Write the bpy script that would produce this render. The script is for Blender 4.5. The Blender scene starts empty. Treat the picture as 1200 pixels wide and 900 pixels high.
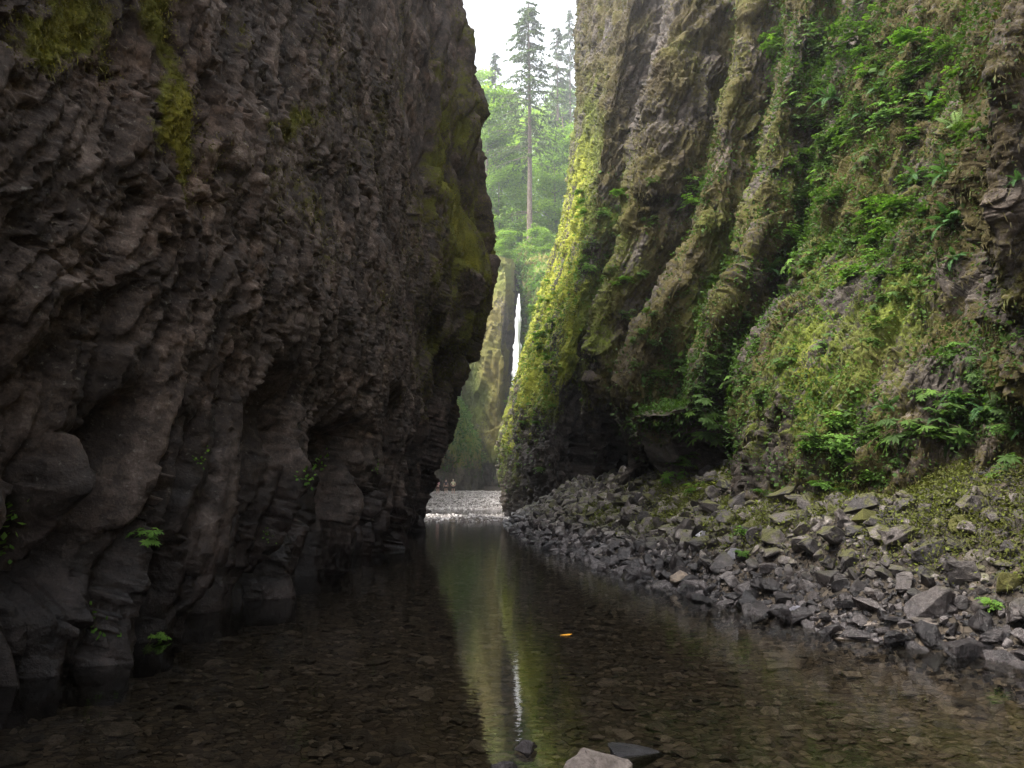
import bpy, bmesh, math, random
import numpy as np
from mathutils import Vector, Matrix, Euler

R = math.radians
SC = bpy.context.scene
COL = SC.collection
rng = np.random.default_rng(7)
random.seed(7)

# ------------------------------------------------------------------ camera
EYE = 1.5
PITCH = 7.57
FPX = 960.0
cam_d = bpy.data.cameras.new('camera')
cam = bpy.data.objects.new('camera', cam_d)
COL.objects.link(cam)
cam.location = (0, 0, EYE)
cam.rotation_euler = (R(90 + PITCH), 0, 0)
cam_d.sensor_width = 36
cam_d.lens = 36 * FPX / 1200
cam_d.clip_start = 0.05
cam_d.clip_end = 3000
SC.camera = cam

# ------------------------------------------------------------------ light
SUN_EL, SUN_AZ = 62, -106           # azimuth from +Y, clockwise to +X
world = bpy.data.worlds.new('World')
SC.world = world
world.use_nodes = True
wn = world.node_tree
bg = wn.nodes['Background']
sky = wn.nodes.new('ShaderNodeTexSky')
sky.sky_type = 'NISHITA'
sky.sun_disc = False
sky.sun_elevation = R(SUN_EL)
sky.sun_rotation = R(SUN_AZ)
sky.air_density = 1.0
sky.dust_density = 4.0
sky.ozone_density = 1.0
hs = wn.nodes.new('ShaderNodeHueSaturation')
hs.inputs['Saturation'].default_value = 0.22
hs.inputs['Value'].default_value = 1.0
wn.links.new(sky.outputs[0], hs.inputs['Color'])
wn.links.new(hs.outputs[0], bg.inputs['Color'])
bg.inputs['Strength'].default_value = 0.15
sd = bpy.data.lights.new('sun', 'SUN')
sd.energy = 1.5
sd.angle = R(15)
sd.color = (1.0, 0.95, 0.86)
sun = bpy.data.objects.new('sun', sd)
COL.objects.link(sun)
sdir = Vector((math.sin(R(SUN_AZ)) * math.cos(R(SUN_EL)), math.cos(R(SUN_AZ)) * math.cos(R(SUN_EL)), math.sin(R(SUN_EL))))
sun.rotation_euler = sdir.to_track_quat('Z', 'Y').to_euler()
SC.view_settings.view_transform = 'Standard'
SC.view_settings.look = 'None'
SC.view_settings.gamma = 1
SC.view_settings.exposure = 2.12
HAZE = 0.0008
SC.cycles.use_denoising = True
SC.cycles.max_bounces = 6
SC.cycles.diffuse_bounces = 4
SC.cycles.glossy_bounces = 3
SC.cycles.transmission_bounces = 3
SC.cycles.transparent_max_bounces = 8
SC.cycles.caustics_reflective = False
SC.cycles.caustics_refractive = False
SC.cycles.volume_bounces = 0
SC.cycles.sample_clamp_indirect = 4

# ------------------------------------------------------------------ projection helpers
_c, _s = math.cos(R(PITCH)), math.sin(R(PITCH))
def ray(px, py):
    u, v = (px - 600) / FPX, (450 - py) / FPX
    return Vector((u, _c - v * _s, _s + v * _c))
def P(px, py, Y):
    d = ray(px, py)
    d *= Y / d.y
    return Vector((d.x, d.y, d.z + EYE))
def G(px, py, z=0.0):
    d = ray(px, py)
    t = (z - EYE) / d.z
    return Vector((d.x * t, d.y * t, z))
def proj(p):                      # world (N,3) -> photo pixels
    q = p - np.array([0, 0, EYE])
    f = q[:, 1] * _c + q[:, 2] * _s
    w = -q[:, 1] * _s + q[:, 2] * _c
    f = np.where(np.abs(f) < 1e-3, 1e-3, f)
    return 600 + FPX * q[:, 0] / f, 450 - FPX * w / f, f

# ------------------------------------------------------------------ numpy noise
def _hash(ix, iy, iz, k):
    h = (ix * 374761393 + iy * 668265263 + iz * 2147483647 + k * 974634777) & 0xFFFFFFFF
    h = ((h ^ (h >> 13)) * 1274126177) & 0xFFFFFFFF
    h = ((h ^ (h >> 16)) * 2246822519) & 0xFFFFFFFF
    h = h ^ (h >> 15)
    return (h & 0xFFFFFF) / float(0xFFFFFF)
def vnoise(p, k=0):
    i = np.floor(p).astype(np.int64)
    f = p - i
    f = f * f * f * (f * (f * 6 - 15) + 10)
    out = 0
    for dx in (0, 1):
        wx = f[:, 0] if dx else 1 - f[:, 0]
        for dy in (0, 1):
            wy = f[:, 1] if dy else 1 - f[:, 1]
            for dz in (0, 1):
                wz = f[:, 2] if dz else 1 - f[:, 2]
                out = out + wx * wy * wz * _hash(i[:, 0] + dx, i[:, 1] + dy, i[:, 2] + dz, k)
    return out * 2 - 1
def fbm(p, oct=4, k=0, gain=0.5):
    a, s, o = 1.0, 0, 0
    for j in range(oct):
        o = o + a * vnoise(p * (2.03 ** j) + 17.3 * j, k + j)
        s += a
        a *= gain
    return o / s
def ridged(p, oct=4, k=0):
    a, s, o = 1.0, 0, 0
    for j in range(oct):
        o = o + a * (1 - 2 * np.abs(vnoise(p * (2.03 ** j) + 9.1 * j, k + j)))
        s += a
        a *= 0.5
    return o / s
def facets(p, k=0, tilt=0.5):
    """angular chunks: every Voronoi cell is a tilted plane at its own height; also gives the F2-F1 crack distance"""
    i0 = np.floor(p).astype(np.int64)
    b1 = np.full(len(p), 9.0); b2 = np.full(len(p), 9.0); val = np.zeros(len(p)); cid = np.zeros(len(p))
    for dx in (-1, 0, 1):
        for dy in (-1, 0, 1):
            for dz in (-1, 0, 1):
                a, b, c = i0[:, 0] + dx, i0[:, 1] + dy, i0[:, 2] + dz
                jx, jy, jz = _hash(a, b, c, k), _hash(a, b, c, k + 1), _hash(a, b, c, k + 2)
                rx, ry, rz = p[:, 0] - a - jx, p[:, 1] - b - jy, p[:, 2] - c - jz
                d = np.sqrt(rx * rx + ry * ry + rz * rz)
                h = _hash(a, b, c, k + 3)
                g = (h - 0.5) + tilt * ((_hash(a, b, c, k + 4) - .5) * rx * 2 + (_hash(a, b, c, k + 5) - .5) * ry * 2 + (_hash(a, b, c, k + 6) - .5) * rz * 2)
                m = d < b1
                b2 = np.where(m, b1, np.minimum(b2, d))
                val = np.where(m, g, val)
                cid = np.where(m, h, cid)
                b1 = np.where(m, d, b1)
    return val, b2 - b1, cid
def sstep(a, b, x):
    t = np.clip((x - a) / (b - a), 0, 1)
    return t * t * (3 - 2 * t)
def herm(xs, ys, x):
    xs = np.asarray(xs, float); ys = np.asarray(ys, float)
    m = np.zeros_like(ys)
    d = (ys[1:] - ys[:-1]) / (xs[1:] - xs[:-1]).reshape((-1,) + (1,) * (ys.ndim - 1))
    m[0], m[-1] = d[0], d[-1]
    m[1:-1] = (d[1:] + d[:-1]) / 2
    m[1:-1] = np.where(np.sign(d[1:]) * np.sign(d[:-1]) < 0, m[1:-1] * 0.3, m[1:-1])
    x = np.clip(x, xs[0], xs[-1])
    i = np.clip(np.searchsorted(xs, x, side='right') - 1, 0, len(xs) - 2)
    h = (xs[i + 1] - xs[i]).reshape((-1,) + (1,) * (ys.ndim - 1))
    t = ((x - xs[i])).reshape((-1,) + (1,) * (ys.ndim - 1)) / h
    return (2 * t**3 - 3 * t**2 + 1) * ys[i] + (t**3 - 2 * t**2 + t) * h * m[i] + (-2 * t**3 + 3 * t**2) * ys[i + 1] + (t**3 - t**2) * h * m[i + 1]
def blobs(px, py, L):
    """soft ellipses (cx, cy, rx, ry, tilt deg, strength) -> summed mask"""
    o = np.zeros(len(px))
    for cx, cy, rx, ry, a, s in L:
        ca, sa = math.cos(R(a)), math.sin(R(a))
        x, y = px - cx, py - cy
        u, v = (x * ca - y * sa) / rx, (x * sa + y * ca) / ry
        o = o + s * np.exp(-(u * u + v * v))
    return o

# ------------------------------------------------------------------ mesh helpers
def mesh_np(name, verts, faces, mat, smooth=True, attrs=None, parent=None, link=True):
    verts = np.ascontiguousarray(verts, dtype=np.float32); faces = np.ascontiguousarray(faces, dtype=np.int32)
    me = bpy.data.meshes.new(name)
    n, k = faces.shape
    me.vertices.add(len(verts)); me.vertices.foreach_set('co', verts.ravel())
    me.loops.add(n * k); me.loops.foreach_set('vertex_index', faces.ravel())
    me.polygons.add(n); me.polygons.foreach_set('loop_start', np.arange(0, n * k, k, dtype=np.int32))
    me.polygons.foreach_set('use_smooth', np.full(n, smooth, dtype=bool))
    me.update(calc_edges=True)
    for a, v in (attrs or {}).items():
        at = me.attributes.new(a, 'FLOAT', 'POINT')
        at.data.foreach_set('value', np.ascontiguousarray(v, dtype=np.float32))
    me.materials.append(mat)
    o = bpy.data.objects.new(name, me)
    if link:
        COL.objects.link(o)
    o.parent = parent
    return o
def grid_faces(nr, nc):
    a = (np.arange(nr - 1)[:, None] * nc + np.arange(nc - 1)[None, :]).ravel()
    return np.stack([a, a + 1, a + nc + 1, a + nc], 1)
def grid_normals(V):              # V (nr,nc,3)
    du = np.gradient(V, axis=1); dv = np.gradient(V, axis=0)
    n = np.cross(du, dv)
    return n / np.maximum(np.linalg.norm(n, axis=2, keepdims=True), 1e-9)
label_group = {}
def tag(o, label=None, cat=None, group=None, kind=None):
    if group and label: group = label_group.setdefault(label, group)
    if label: o['label'] = label
    if cat: o['category'] = cat
    if group: o['group'] = group
    if kind: o['kind'] = kind
    return o
def empty(name, loc):
    o = bpy.data.objects.new(name, None); COL.objects.link(o); o.location = loc
    o.empty_display_size = 0.1
    return o

# ------------------------------------------------------------------ materials
class NT:
    def __init__(s, name):
        s.m = bpy.data.materials.new(name); s.m.use_nodes = True
        s.t = s.m.node_tree; s.b = s.t.nodes['Principled BSDF']; s.out = s.t.nodes['Material Output']
    def n(s, ty, **kw):
        x = s.t.nodes.new('ShaderNode' + ty)
        for k, v in kw.items():
            setattr(x, k, v)
        return x
    def l(s, a, b): s.t.links.new(a, b)
    def attr(s, name): return s.n('Attribute', attribute_name=name).outputs['Fac']
    def noise(s, scale, det=4, vec=None, rough=0.6, dist=0.0):
        x = s.n('TexNoise'); x.inputs['Scale'].default_value = scale; x.inputs['Detail'].default_value = det
        x.inputs['Roughness'].default_value = rough; x.inputs['Distortion'].default_value = dist
        s.l(vec if vec is not None else s.coord(), x.inputs['Vector'])
        return x.outputs['Fac']
    def vor(s, scale, feat='F1', vec=None, out='Distance'):
        x = s.n('TexVoronoi', feature=feat); x.inputs['Scale'].default_value = scale
        s.l(vec if vec is not None else s.coord(), x.inputs['Vector'])
        return x.outputs[out]
    def coord(s):
        if not hasattr(s, '_co'): s._co = s.n('TexCoord').outputs['Object']
        return s._co
    def mapping(s, scale=(1, 1, 1), rot=(0, 0, 0), vec=None):
        x = s.n('Mapping'); x.inputs['Scale'].default_value = scale; x.inputs['Rotation'].default_value = [R(a) for a in rot]
        s.l(vec if vec is not None else s.coord(), x.inputs['Vector'])
        return x.outputs[0]
    def math(s, op, a, b=0.0, clamp=False):
        x = s.n('Math', operation=op); x.use_clamp = clamp
        for i, v in enumerate((a, b)):
            if isinstance(v, (int, float)): x.inputs[i].default_value = v
            else: s.l(v, x.inputs[i])
        return x.outputs[0]
    def rng(s, v, a, b, c=0.0, d=1.0):
        x = s.n('MapRange'); x.interpolation_type = 'SMOOTHSTEP'
        s.l(v, x.inputs['Value'])
        for k, q in (('From Min', a), ('From Max', b), ('To Min', c), ('To Max', d)): x.inputs[k].default_value = q
        return x.outputs[0]
    def ramp(s, v, stops):
        x = s.n('ValToRGB'); e = x.color_ramp.elements
        e[0].position, e[0].color = stops[0][0], (*stops[0][1], 1)
        e[1].position, e[1].color = stops[-1][0], (*stops[-1][1], 1)
        for p, c in stops[1:-1]:
            q = e.new(p); q.color = (*c, 1)
        s.l(v, x.inputs[0])
        return x.outputs[0]
    def mix(s, f, a, b, mode='MIX'):
        x = s.n('Mix', data_type='RGBA', blend_type=mode)
        for i, v in ((0, f), (6, a), (7, b)):
            if isinstance(v, (int, float)): x.inputs[i].default_value = v
            elif isinstance(v, tuple): x.inputs[i].default_value = (*v, 1)
            else: s.l(v, x.inputs[i])
        return x.outputs[2]
    def bump(s, h, strength=0.5, dist=0.02, prev=None):
        x = s.n('Bump'); x.inputs['Strength'].default_value = strength; x.inputs['Distance'].default_value = dist
        s.l(h, x.inputs['Height'])
        if prev is not None: s.l(prev, x.inputs['Normal'])
        return x.outputs[0]
    def fin(s, col, rough=0.9, normal=None, spec=0.3):
        s.l(col, s.b.inputs['Base Color'])
        if isinstance(rough, float): s.b.inputs['Roughness'].default_value = rough
        else: s.l(rough, s.b.inputs['Roughness'])
        s.b.inputs['Specular IOR Level'].default_value = spec
        if normal is not None: s.l(normal, s.b.inputs['Normal'])
        return s.m

def cliff_mat(name, rock, mossc, mscale=7.0, nscale=1.0):
    """rock: 3 colours dark..light; mossc: 4 colours brown, olive, green, bright. Attributes moss, lush, wet (damp plus painted shade), var"""
    m = NT(name)
    big = m.noise(1.1 * nscale, 5)
    med = m.noise(6 * nscale, 8, rough=0.65)
    fine = m.noise(38 * nscale, 6, rough=0.7)
    v = m.math('ADD', m.math('MULTIPLY', med, 0.6), m.math('MULTIPLY', fine, 0.4))
    v = m.math('ADD', v, m.math('MULTIPLY', m.math('SUBTRACT', m.attr('var'), 0.5), 0.22))
    v = m.math('ADD', v, m.math('MULTIPLY', m.math('SUBTRACT', big, 0.5), 0.5))
    rc = m.ramp(v, [(0.30, rock[0]), (0.50, rock[1]), (0.64, rock[2]), (0.78, rock[3])])
    lich = m.math('MULTIPLY', m.rng(m.noise(17 * nscale, 5, rough=0.7), 0.60, 0.68), 0.45)
    rc = m.mix(lich, rc, (0.26, 0.25, 0.21))
    rc = m.mix(m.rng(m.noise(0.8 * nscale, 4), 0.45, 0.7, 0, 0.5), rc, m.mix(1.0, rc, (1.12, 0.90, 0.72), 'MULTIPLY'))
    # moss
    mn = m.noise(mscale * nscale, 7, rough=0.7)
    mask = m.rng(m.math('ADD', m.attr('moss'), m.math('MULTIPLY', m.math('SUBTRACT', mn, 0.5), 1.3)), 0.42, 0.62)
    lv = m.math('ADD', m.attr('lush_lit'), m.math('MULTIPLY', m.math('SUBTRACT', m.noise(22 * nscale, 6, rough=0.75), 0.5), 0.9))
    mc = m.ramp(lv, [(0.0, mossc[0]), (0.33, mossc[1]), (0.62, mossc[2]), (0.92, mossc[3])])
    mc = m.mix(0.55, mc, m.ramp(fine, [(0.3, (0.25, 0.25, 0.25)), (0.7, (1.3, 1.3, 1.3))]), 'MULTIPLY')
    col = m.mix(mask, rc, mc)
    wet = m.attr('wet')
    col = m.mix(wet, col, m.mix(1.0, col, (0.34, 0.34, 0.39), 'MULTIPLY'))  # waterline damp, and painted shade on the low left wall
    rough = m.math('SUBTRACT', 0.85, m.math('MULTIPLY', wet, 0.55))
    rough = m.math('ADD', rough, m.math('MULTIPLY', mask, 0.15), clamp=True)
    b1 = m.bump(m.math('ADD', med, m.math('MULTIPLY', m.vor(9 * nscale), 0.5)), 0.6, 0.06 / nscale)
    b2 = m.bump(fine, 0.65, 0.02 / nscale, b1)
    return m.fin(col, rough, b2, 0.35)

ROCK_D = [(0.012, 0.0085, 0.007), (0.050, 0.036, 0.028), (0.125, 0.092, 0.073), (0.29, 0.235, 0.195)]
M_left = cliff_mat('dark_basalt_wall', ROCK_D, [(0.035, 0.026, 0.010), (0.075, 0.062, 0.012), (0.10, 0.105, 0.012), (0.21, 0.19, 0.02)])
M_right = cliff_mat('mossy_wall', [(0.018, 0.014, 0.011), (0.050, 0.040, 0.032), (0.10, 0.082, 0.068), (0.20, 0.17, 0.15)],
                    [(0.045, 0.032, 0.014), (0.085, 0.070, 0.020), (0.115, 0.145, 0.020), (0.31, 0.325, 0.035)])  # last moss tone brightened to stand in for light on the inner buttress
M_far = cliff_mat('far_mossy_wall', [(0.02, 0.018, 0.014), (0.055, 0.046, 0.035), (0.10, 0.085, 0.065), (0.18, 0.15, 0.12)],
                  [(0.10, 0.07, 0.02), (0.19, 0.16, 0.045), (0.14, 0.18, 0.035), (0.30, 0.32, 0.05)], nscale=0.5)

def leaf_mat(name, c0, c1, c2, trans=0.35):
    m = NT(name)
    a = m.attr('tone')
    oi = m.n('ObjectInfo').outputs['Random']
    v = m.math('ADD', m.math('MULTIPLY', a, 0.7), m.math('MULTIPLY', oi, 0.3))
    col = m.ramp(v, [(0.0, c0), (0.5, c1), (1.0, c2)])
    m.l(col, m.b.inputs['Base Color']); m.b.inputs['Roughness'].default_value = 0.68
    m.b.inputs['Specular IOR Level'].default_value = 0.18
    tr = m.n('BsdfTranslucent'); m.l(m.mix(1.0, col, (1.3, 1.4, 0.7), 'MULTIPLY'), tr.inputs['Color'])
    mx = m.n('MixShader'); mx.inputs[0].default_value = trans
    m.l(m.b.outputs[0], mx.inputs[1]); m.l(tr.outputs[0], mx.inputs[2]); m.l(mx.outputs[0], m.out.inputs['Surface'])
    return m.m
M_moss_leaf = leaf_mat('moss_and_small_leaves', (0.055, 0.040, 0.015), (0.095, 0.110, 0.022), (0.25, 0.295, 0.03), 0.25)
M_leaf = leaf_mat('shrub_leaf', (0.026, 0.05, 0.013), (0.062, 0.118, 0.022), (0.15, 0.27, 0.038))
M_leaf_bright = leaf_mat('bright_leaf', (0.05, 0.11, 0.022), (0.105, 0.21, 0.032), (0.22, 0.37, 0.055))
M_fern = leaf_mat('fern_leaf', (0.035, 0.075, 0.03), (0.06, 0.14, 0.045), (0.13, 0.24, 0.08))
M_fern_pale = leaf_mat('pale_fern_leaf', (0.12, 0.18, 0.10), (0.22, 0.30, 0.19), (0.38, 0.46, 0.34))
M_tree = leaf_mat('tree_leaf', (0.05, 0.09, 0.02), (0.19, 0.31, 0.045), (0.42, 0.58, 0.08), 0.45)
M_needle = leaf_mat('conifer_needle', (0.05, 0.08, 0.035), (0.08, 0.12, 0.05), (0.12, 0.17, 0.08), 0.3)

def simple(name, c0, c1, scale=8, rough=0.85, bump=0.4, spec=0.3, bd=0.01):
    m = NT(name)
    v = m.noise(scale, 6, rough=0.65)
    return m.fin(m.ramp(v, [(0.3, c0), (0.7, c1)]), rough, m.bump(m.noise(scale * 3, 5), bump, bd), spec)
M_stem = simple('stem', (0.05, 0.035, 0.02), (0.12, 0.085, 0.045), 30)
M_bark = simple('bark', (0.10, 0.075, 0.055), (0.30, 0.23, 0.18), 4, bd=0.08)

def rock_mat(name, cols, rough0=0.72, mossy=0.0, wetz=True):
    m = NT(name)
    oi = m.n('ObjectInfo').outputs['Random']
    geo = m.n('NewGeometry')
    pos = geo.outputs['Position']
    med = m.noise(9, 7, vec=pos, rough=0.72)
    fine = m.noise(60, 5, vec=pos, rough=0.7)
    v = m.math('ADD', m.math('MULTIPLY', med, 0.65), m.math('MULTIPLY', fine, 0.35))
    v = m.math('ADD', v, m.math('MULTIPLY', m.math('SUBTRACT', oi, 0.5), 0.28))
    v = m.math('ADD', v, m.math('MULTIPLY', m.math('SUBTRACT', m.attr('tone'), 0.5), 0.28))
    col = m.ramp(v, [(0.32, cols[0]), (0.47, cols[1]), (0.60, cols[2]), (0.78, cols[3])])
    sx = m.n('SeparateXYZ'); m.l(pos, sx.inputs[0])
    z = sx.outputs['Z']
    if mossy > 0:
        nz = m.n('SeparateXYZ'); m.l(geo.outputs['Normal'], nz.inputs[0])
        mk = m.math('ADD', m.math('MULTIPLY', nz.outputs['Z'], 0.25), m.math('MULTIPLY', m.noise(5, 6, vec=pos), 1.2))
        mk = m.math('MULTIPLY', m.rng(mk, 0.80 - mossy * 0.25, 0.95 - mossy * 0.25), m.rng(z, 0.35, 0.9))
        mcol = m.ramp(fine, [(0.3, (0.035, 0.030, 0.008)), (0.7, (0.11, 0.11, 0.018))])
        col = m.mix(mk, col, mcol)
    rough = rough0
    if wetz:
        w = m.rng(m.math('ADD', z, m.math('MULTIPLY', m.math('SUBTRACT', m.noise(2.2, 3, vec=pos), 0.5), 0.7)), 0.10, 0.85, 1.0, 0.0)
        col = m.mix(w, col, m.mix(1.0, col, (0.5, 0.5, 0.54), 'MULTIPLY'))
        rough = m.math('SUBTRACT', rough0, m.math('MULTIPLY', w, 0.5))
    nb = m.bump(m.math('ADD', med, m.math('MULTIPLY', fine, 0.35)), 0.8, 0.045)
    return m.fin(col, rough, nb, 0.5)
GREYS = [(0.018, 0.015, 0.015), (0.050, 0.041, 0.038), (0.12, 0.099, 0.089), (0.35, 0.305, 0.275)]
M_rock = rock_mat('grey_basalt_rock', GREYS, 0.6, mossy=0.38)
M_rock_tan = rock_mat('tan_rock', [(0.10, 0.085, 0.07), (0.22, 0.185, 0.15), (0.32, 0.27, 0.22), (0.42, 0.36, 0.30)])
M_rock_dry = rock_mat('dry_tan_rock', [(0.16, 0.13, 0.11), (0.28, 0.23, 0.20), (0.38, 0.33, 0.29), (0.5, 0.44, 0.39)], wetz=False)
M_rock_orange = rock_mat('rusty_rock', [(0.10, 0.08, 0.06), (0.20, 0.155, 0.12), (0.33, 0.25, 0.17), (0.42, 0.32, 0.22)], wetz=False)
M_rock_pale = rock_mat('pale_wet_rock', [(0.14, 0.13, 0.14), (0.26, 0.25, 0.265), (0.42, 0.40, 0.42), (0.6, 0.58, 0.6)], 0.25)
M_rock_black = rock_mat('black_wet_rock', [(0.004, 0.004, 0.005), (0.012, 0.011, 0.012), (0.03, 0.027, 0.03), (0.09, 0.08, 0.09)], 0.3, wetz=False)
M_rock_moss = rock_mat('moss_covered_rock', [(0.03, 0.028, 0.012), (0.07, 0.062, 0.018), (0.12, 0.11, 0.025), (0.2, 0.17, 0.06)], 0.95, mossy=1.0, wetz=False)
M_gravel = rock_mat('pale_gravel', [(0.12, 0.105, 0.10), (0.26, 0.235, 0.225), (0.42, 0.385, 0.37), (0.62, 0.58, 0.56)], 0.6, wetz=False)

# creek bed and bank ground
mm = NT('creek_bed_stone')
pos = mm.n('NewGeometry').outputs['Position']
_sx = mm.n('SeparateXYZ'); mm.l(pos, _sx.inputs[0]); mm.pz = _sx.outputs['Z']
vc = mm.vor(13, vec=mm.mapping((1, 1, 0.5), vec=pos), out='Color')
sxx = mm.n('SeparateColor'); mm.l(vc, sxx.inputs[0])
vd = mm.vor(13, 'DISTANCE_TO_EDGE', vec=mm.mapping((1, 1, 0.5), vec=pos))
vn = mm.noise(25, 5, vec=pos)
vv = mm.math('ADD', mm.math('MULTIPLY', sxx.outputs[0], 0.6), mm.math('MULTIPLY', vn, 0.4))
cc = mm.ramp(mm.math('SUBTRACT', vv, mm.rng(mm.pz, 0.0, 0.25, 0.0, 0.3)), [(0.1, (0.03, 0.024, 0.018)), (0.4, (0.07, 0.054, 0.038)), (0.7, (0.13, 0.10, 0.075)), (0.95, (0.24, 0.19, 0.15))])
cc = mm.mix(mm.rng(vd, 0.0, 0.05), mm.mix(0.5, (0.02, 0.016, 0.012), cc), cc)
M_bed = mm.fin(cc, 0.85, mm.bump(mm.math('ADD', mm.rng(vd, 0, 0.12), mm.math('MULTIPLY', vn, 0.3)), 0.7, 0.03), 0.3)
M_pebble = rock_mat('submerged_pebbles', [(0.022, 0.019, 0.016), (0.07, 0.058, 0.047), (0.16, 0.13, 0.11), (0.36, 0.30, 0.25)], 0.8, wetz=False)

# ------------------------------------------------------------------ water
mm = NT('clear_creek_water')
pos = mm.n('NewGeometry').outputs['Position']
rp = mm.math('ADD', mm.noise(2.2, 3, vec=mm.mapping((1, 2.6, 1), vec=pos)), mm.math('MULTIPLY', mm.noise(13, 2, vec=mm.mapping((0.7, 1.6, 1), vec=pos)), 0.16))
sy = mm.n('SeparateXYZ'); mm.l(pos, sy.inputs[0])
riff = mm.math('MULTIPLY', mm.noise(9, 4, vec=pos), mm.rng(sy.outputs['Y'], 38, 46, 0, 3.0))
bn = mm.bump(mm.math('ADD', rp, riff), 0.052, 0.05)
fr = mm.n('Fresnel'); fr.inputs['IOR'].default_value = 1.45; mm.l(bn, fr.inputs['Normal'])
gl = mm.n('BsdfGlossy'); gl.inputs['Roughness'].default_value = 0.02; mm.l(bn, gl.inputs['Normal'])
tr = mm.n('BsdfTransparent'); tr.inputs['Color'].default_value = (0.56, 0.54, 0.47, 1)
mx = mm.n('MixShader'); mm.l(fr.outputs[0], mx.inputs[0]); mm.l(tr.outputs[0], mx.inputs[1]); mm.l(gl.outputs[0], mx.inputs[2])
mm.l(mx.outputs[0], mm.out.inputs['Surface'])
M_water = mm.m

# ------------------------------------------------------------------ ground sheet (creek bed, right bank, gravel bars)
shore = [(5.6, -9), (5.6, 0), (5.2, 5)] + [tuple(G(*q))[:2] for q in ((1200, 775), (1040, 750), (900, 717), (800, 692), (700, 657), (640, 638), (612, 626), (598, 612))] + [(0.6, 52), (1.5, 70), (1.0, 95), (0.5, 130), (0, 200)]
SH = np.array(shore); SX, SY = SH[:, 0], SH[:, 1]
o_ = np.argsort(SY); SX, SY = SX[o_], SY[o_]
def ground_z(X, Y):
    xs = np.interp(Y, SY, SX)
    q = np.stack([X, Y, np.zeros_like(X)], 1)
    d = X - xs + 0.35 * fbm(q * 0.9, 3, 5)
    bank = np.where(d > 0, 0.78 * d, 0.30 * d)
    cap = 1.05 + 0.38 * np.clip(d, 0, 6) + 0.35 * fbm(q * 0.45, 2, 23)
    bank = np.where(bank > cap * 0.7, cap * 0.7 + (cap * 0.3) * (1 - np.exp(-(bank - cap * 0.7) / (cap * 0.3))), bank)
    bed = -0.34 + 0.05 * fbm(q * 0.5, 3, 9)
    bed = bed + 0.30 * sstep(5.2, 2.0, Y)
    z = np.maximum(bank, bed)
    # gravel bars upstream
    bar = -0.34 + 0.42 * sstep(40, 46, Y) * sstep(62, 54, Y) + 0.22 * fbm(q * np.array([0.5, 0.22, 1]), 3, 11)
    bar2 = np.where(Y > 66, -0.30 + 0.34 * sstep(66, 80, Y) + 1.38 * np.clip((Y - 80) / 22, 0, 1) + 0.08 * fbm(q * 0.5, 3, 13) + 0.05 * np.clip(Y - 102, 0, 40), -1)
    z = np.where(Y > 36, np.maximum(z, np.maximum(bar, bar2)), z)
    return z + 0.03 * fbm(q * 3, 3, 21)
ys = np.concatenate([np.linspace(-9, 3, 20), 3 + (np.linspace(0, 1, 420) ** 1.7) * 60, np.linspace(64, 240, 130)])
xs = np.concatenate([np.linspace(-20, -6, 8), np.linspace(-5.5, 9, 300), np.linspace(9.5, 30, 16)])
XX, YY = np.meshgrid(xs, ys)
ZZ = ground_z(XX.ravel(), YY.ravel())
ground = mesh_np('creek_bed', np.stack([XX.ravel(), YY.ravel(), ZZ], 1), grid_faces(len(ys), len(xs)), M_bed)
tag(ground, kind='structure')
# land running out to the horizon behind and around the gorge
water = mesh_np('water', [(-14, -9, 0), (12, -9, 0), (12, 96, 0), (-14, 96, 0)], [(0, 1, 2, 3)], M_water, smooth=False)
tag(water, kind='structure')

# ------------------------------------------------------------------ left cliff
NOSE_Y = 38.0
sil = [(492, 612), (497, 590), (503, 565), (512, 540), (522, 505), (527, 480), (540, 455), (552, 425), (562, 395), (565, 372), (572, 350), (577, 330), (577, 300), (574, 250), (570, 205), (562, 165), (559, 110), (553, 60), (535, 0), (520, -70), (500, -170), (470, -300)]
nz_, nx_ = [], []
for a, b in sil:
    p = P(a, b, NOSE_Y); nz_.append(p.z); nx_.append(p.x)
nz_[0] = 0
TOPL = nz_[-1]
def nose_x(z): return np.interp(z, nz_, nx_)
zr = [-0.8, 0, 1.2, 2.6, 4.2, 6, 8.5, 12, 16, 21, TOPL]
colsL = [(-10, -5.5), (-3, -4.6), (2, -4.1), (6, -3.75), (9.6, -3.42), (13, -3.2), (18, -3.05), (23, -2.95), (27, -3.5), (31, -4.1), (38, None), (40, None), (46, None), (56, None)]
CP = np.zeros((len(zr), len(colsL), 3))
for j, (Y, bx) in enumerate(colsL):
    for i, z in enumerate(zr):
        z0 = max(z, 0)
        if j < 8:
            x = bx + 0.035 * z0 - 0.0022 * z0 * z0 - (0.35 * math.exp(-(z0 / 1.0) ** 2) - 0.45 * math.exp(-((z0 - 4.5) / 2.2) ** 2)) * (0.6 if j > 2 else 0.2)
            if j == 7: x = min(x, -2.78 - 0.03 * z0) + 0.0
            y = Y
        elif j == 8:
            x = -3.6 + 0.3 * float(nose_x(z0) - nx_[0]); y = Y
            x = min(x, -2.7)
        elif j == 9:
            x = -4.3 + 0.62 * float(nose_x(z0) - nx_[0]); y = Y
        elif j == 10:
            x = float(nose_x(z0)); y = Y
        elif j == 11:
            x = float(nose_x(z0)) - 0.5; y = Y + 1.2
        elif j == 12:
            x = float(nose_x(z0)) - 9; y = 44
        else:
            x = -26; y = 45.5
        CP[i, j] = (x, y, z)
cs = np.array([c[0] for c in colsL], float)
rows = np.concatenate([np.linspace(-0.8, 5, 270), np.linspace(5, 11, 190)[1:], np.linspace(11, TOPL, 230)[1:]])
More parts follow.
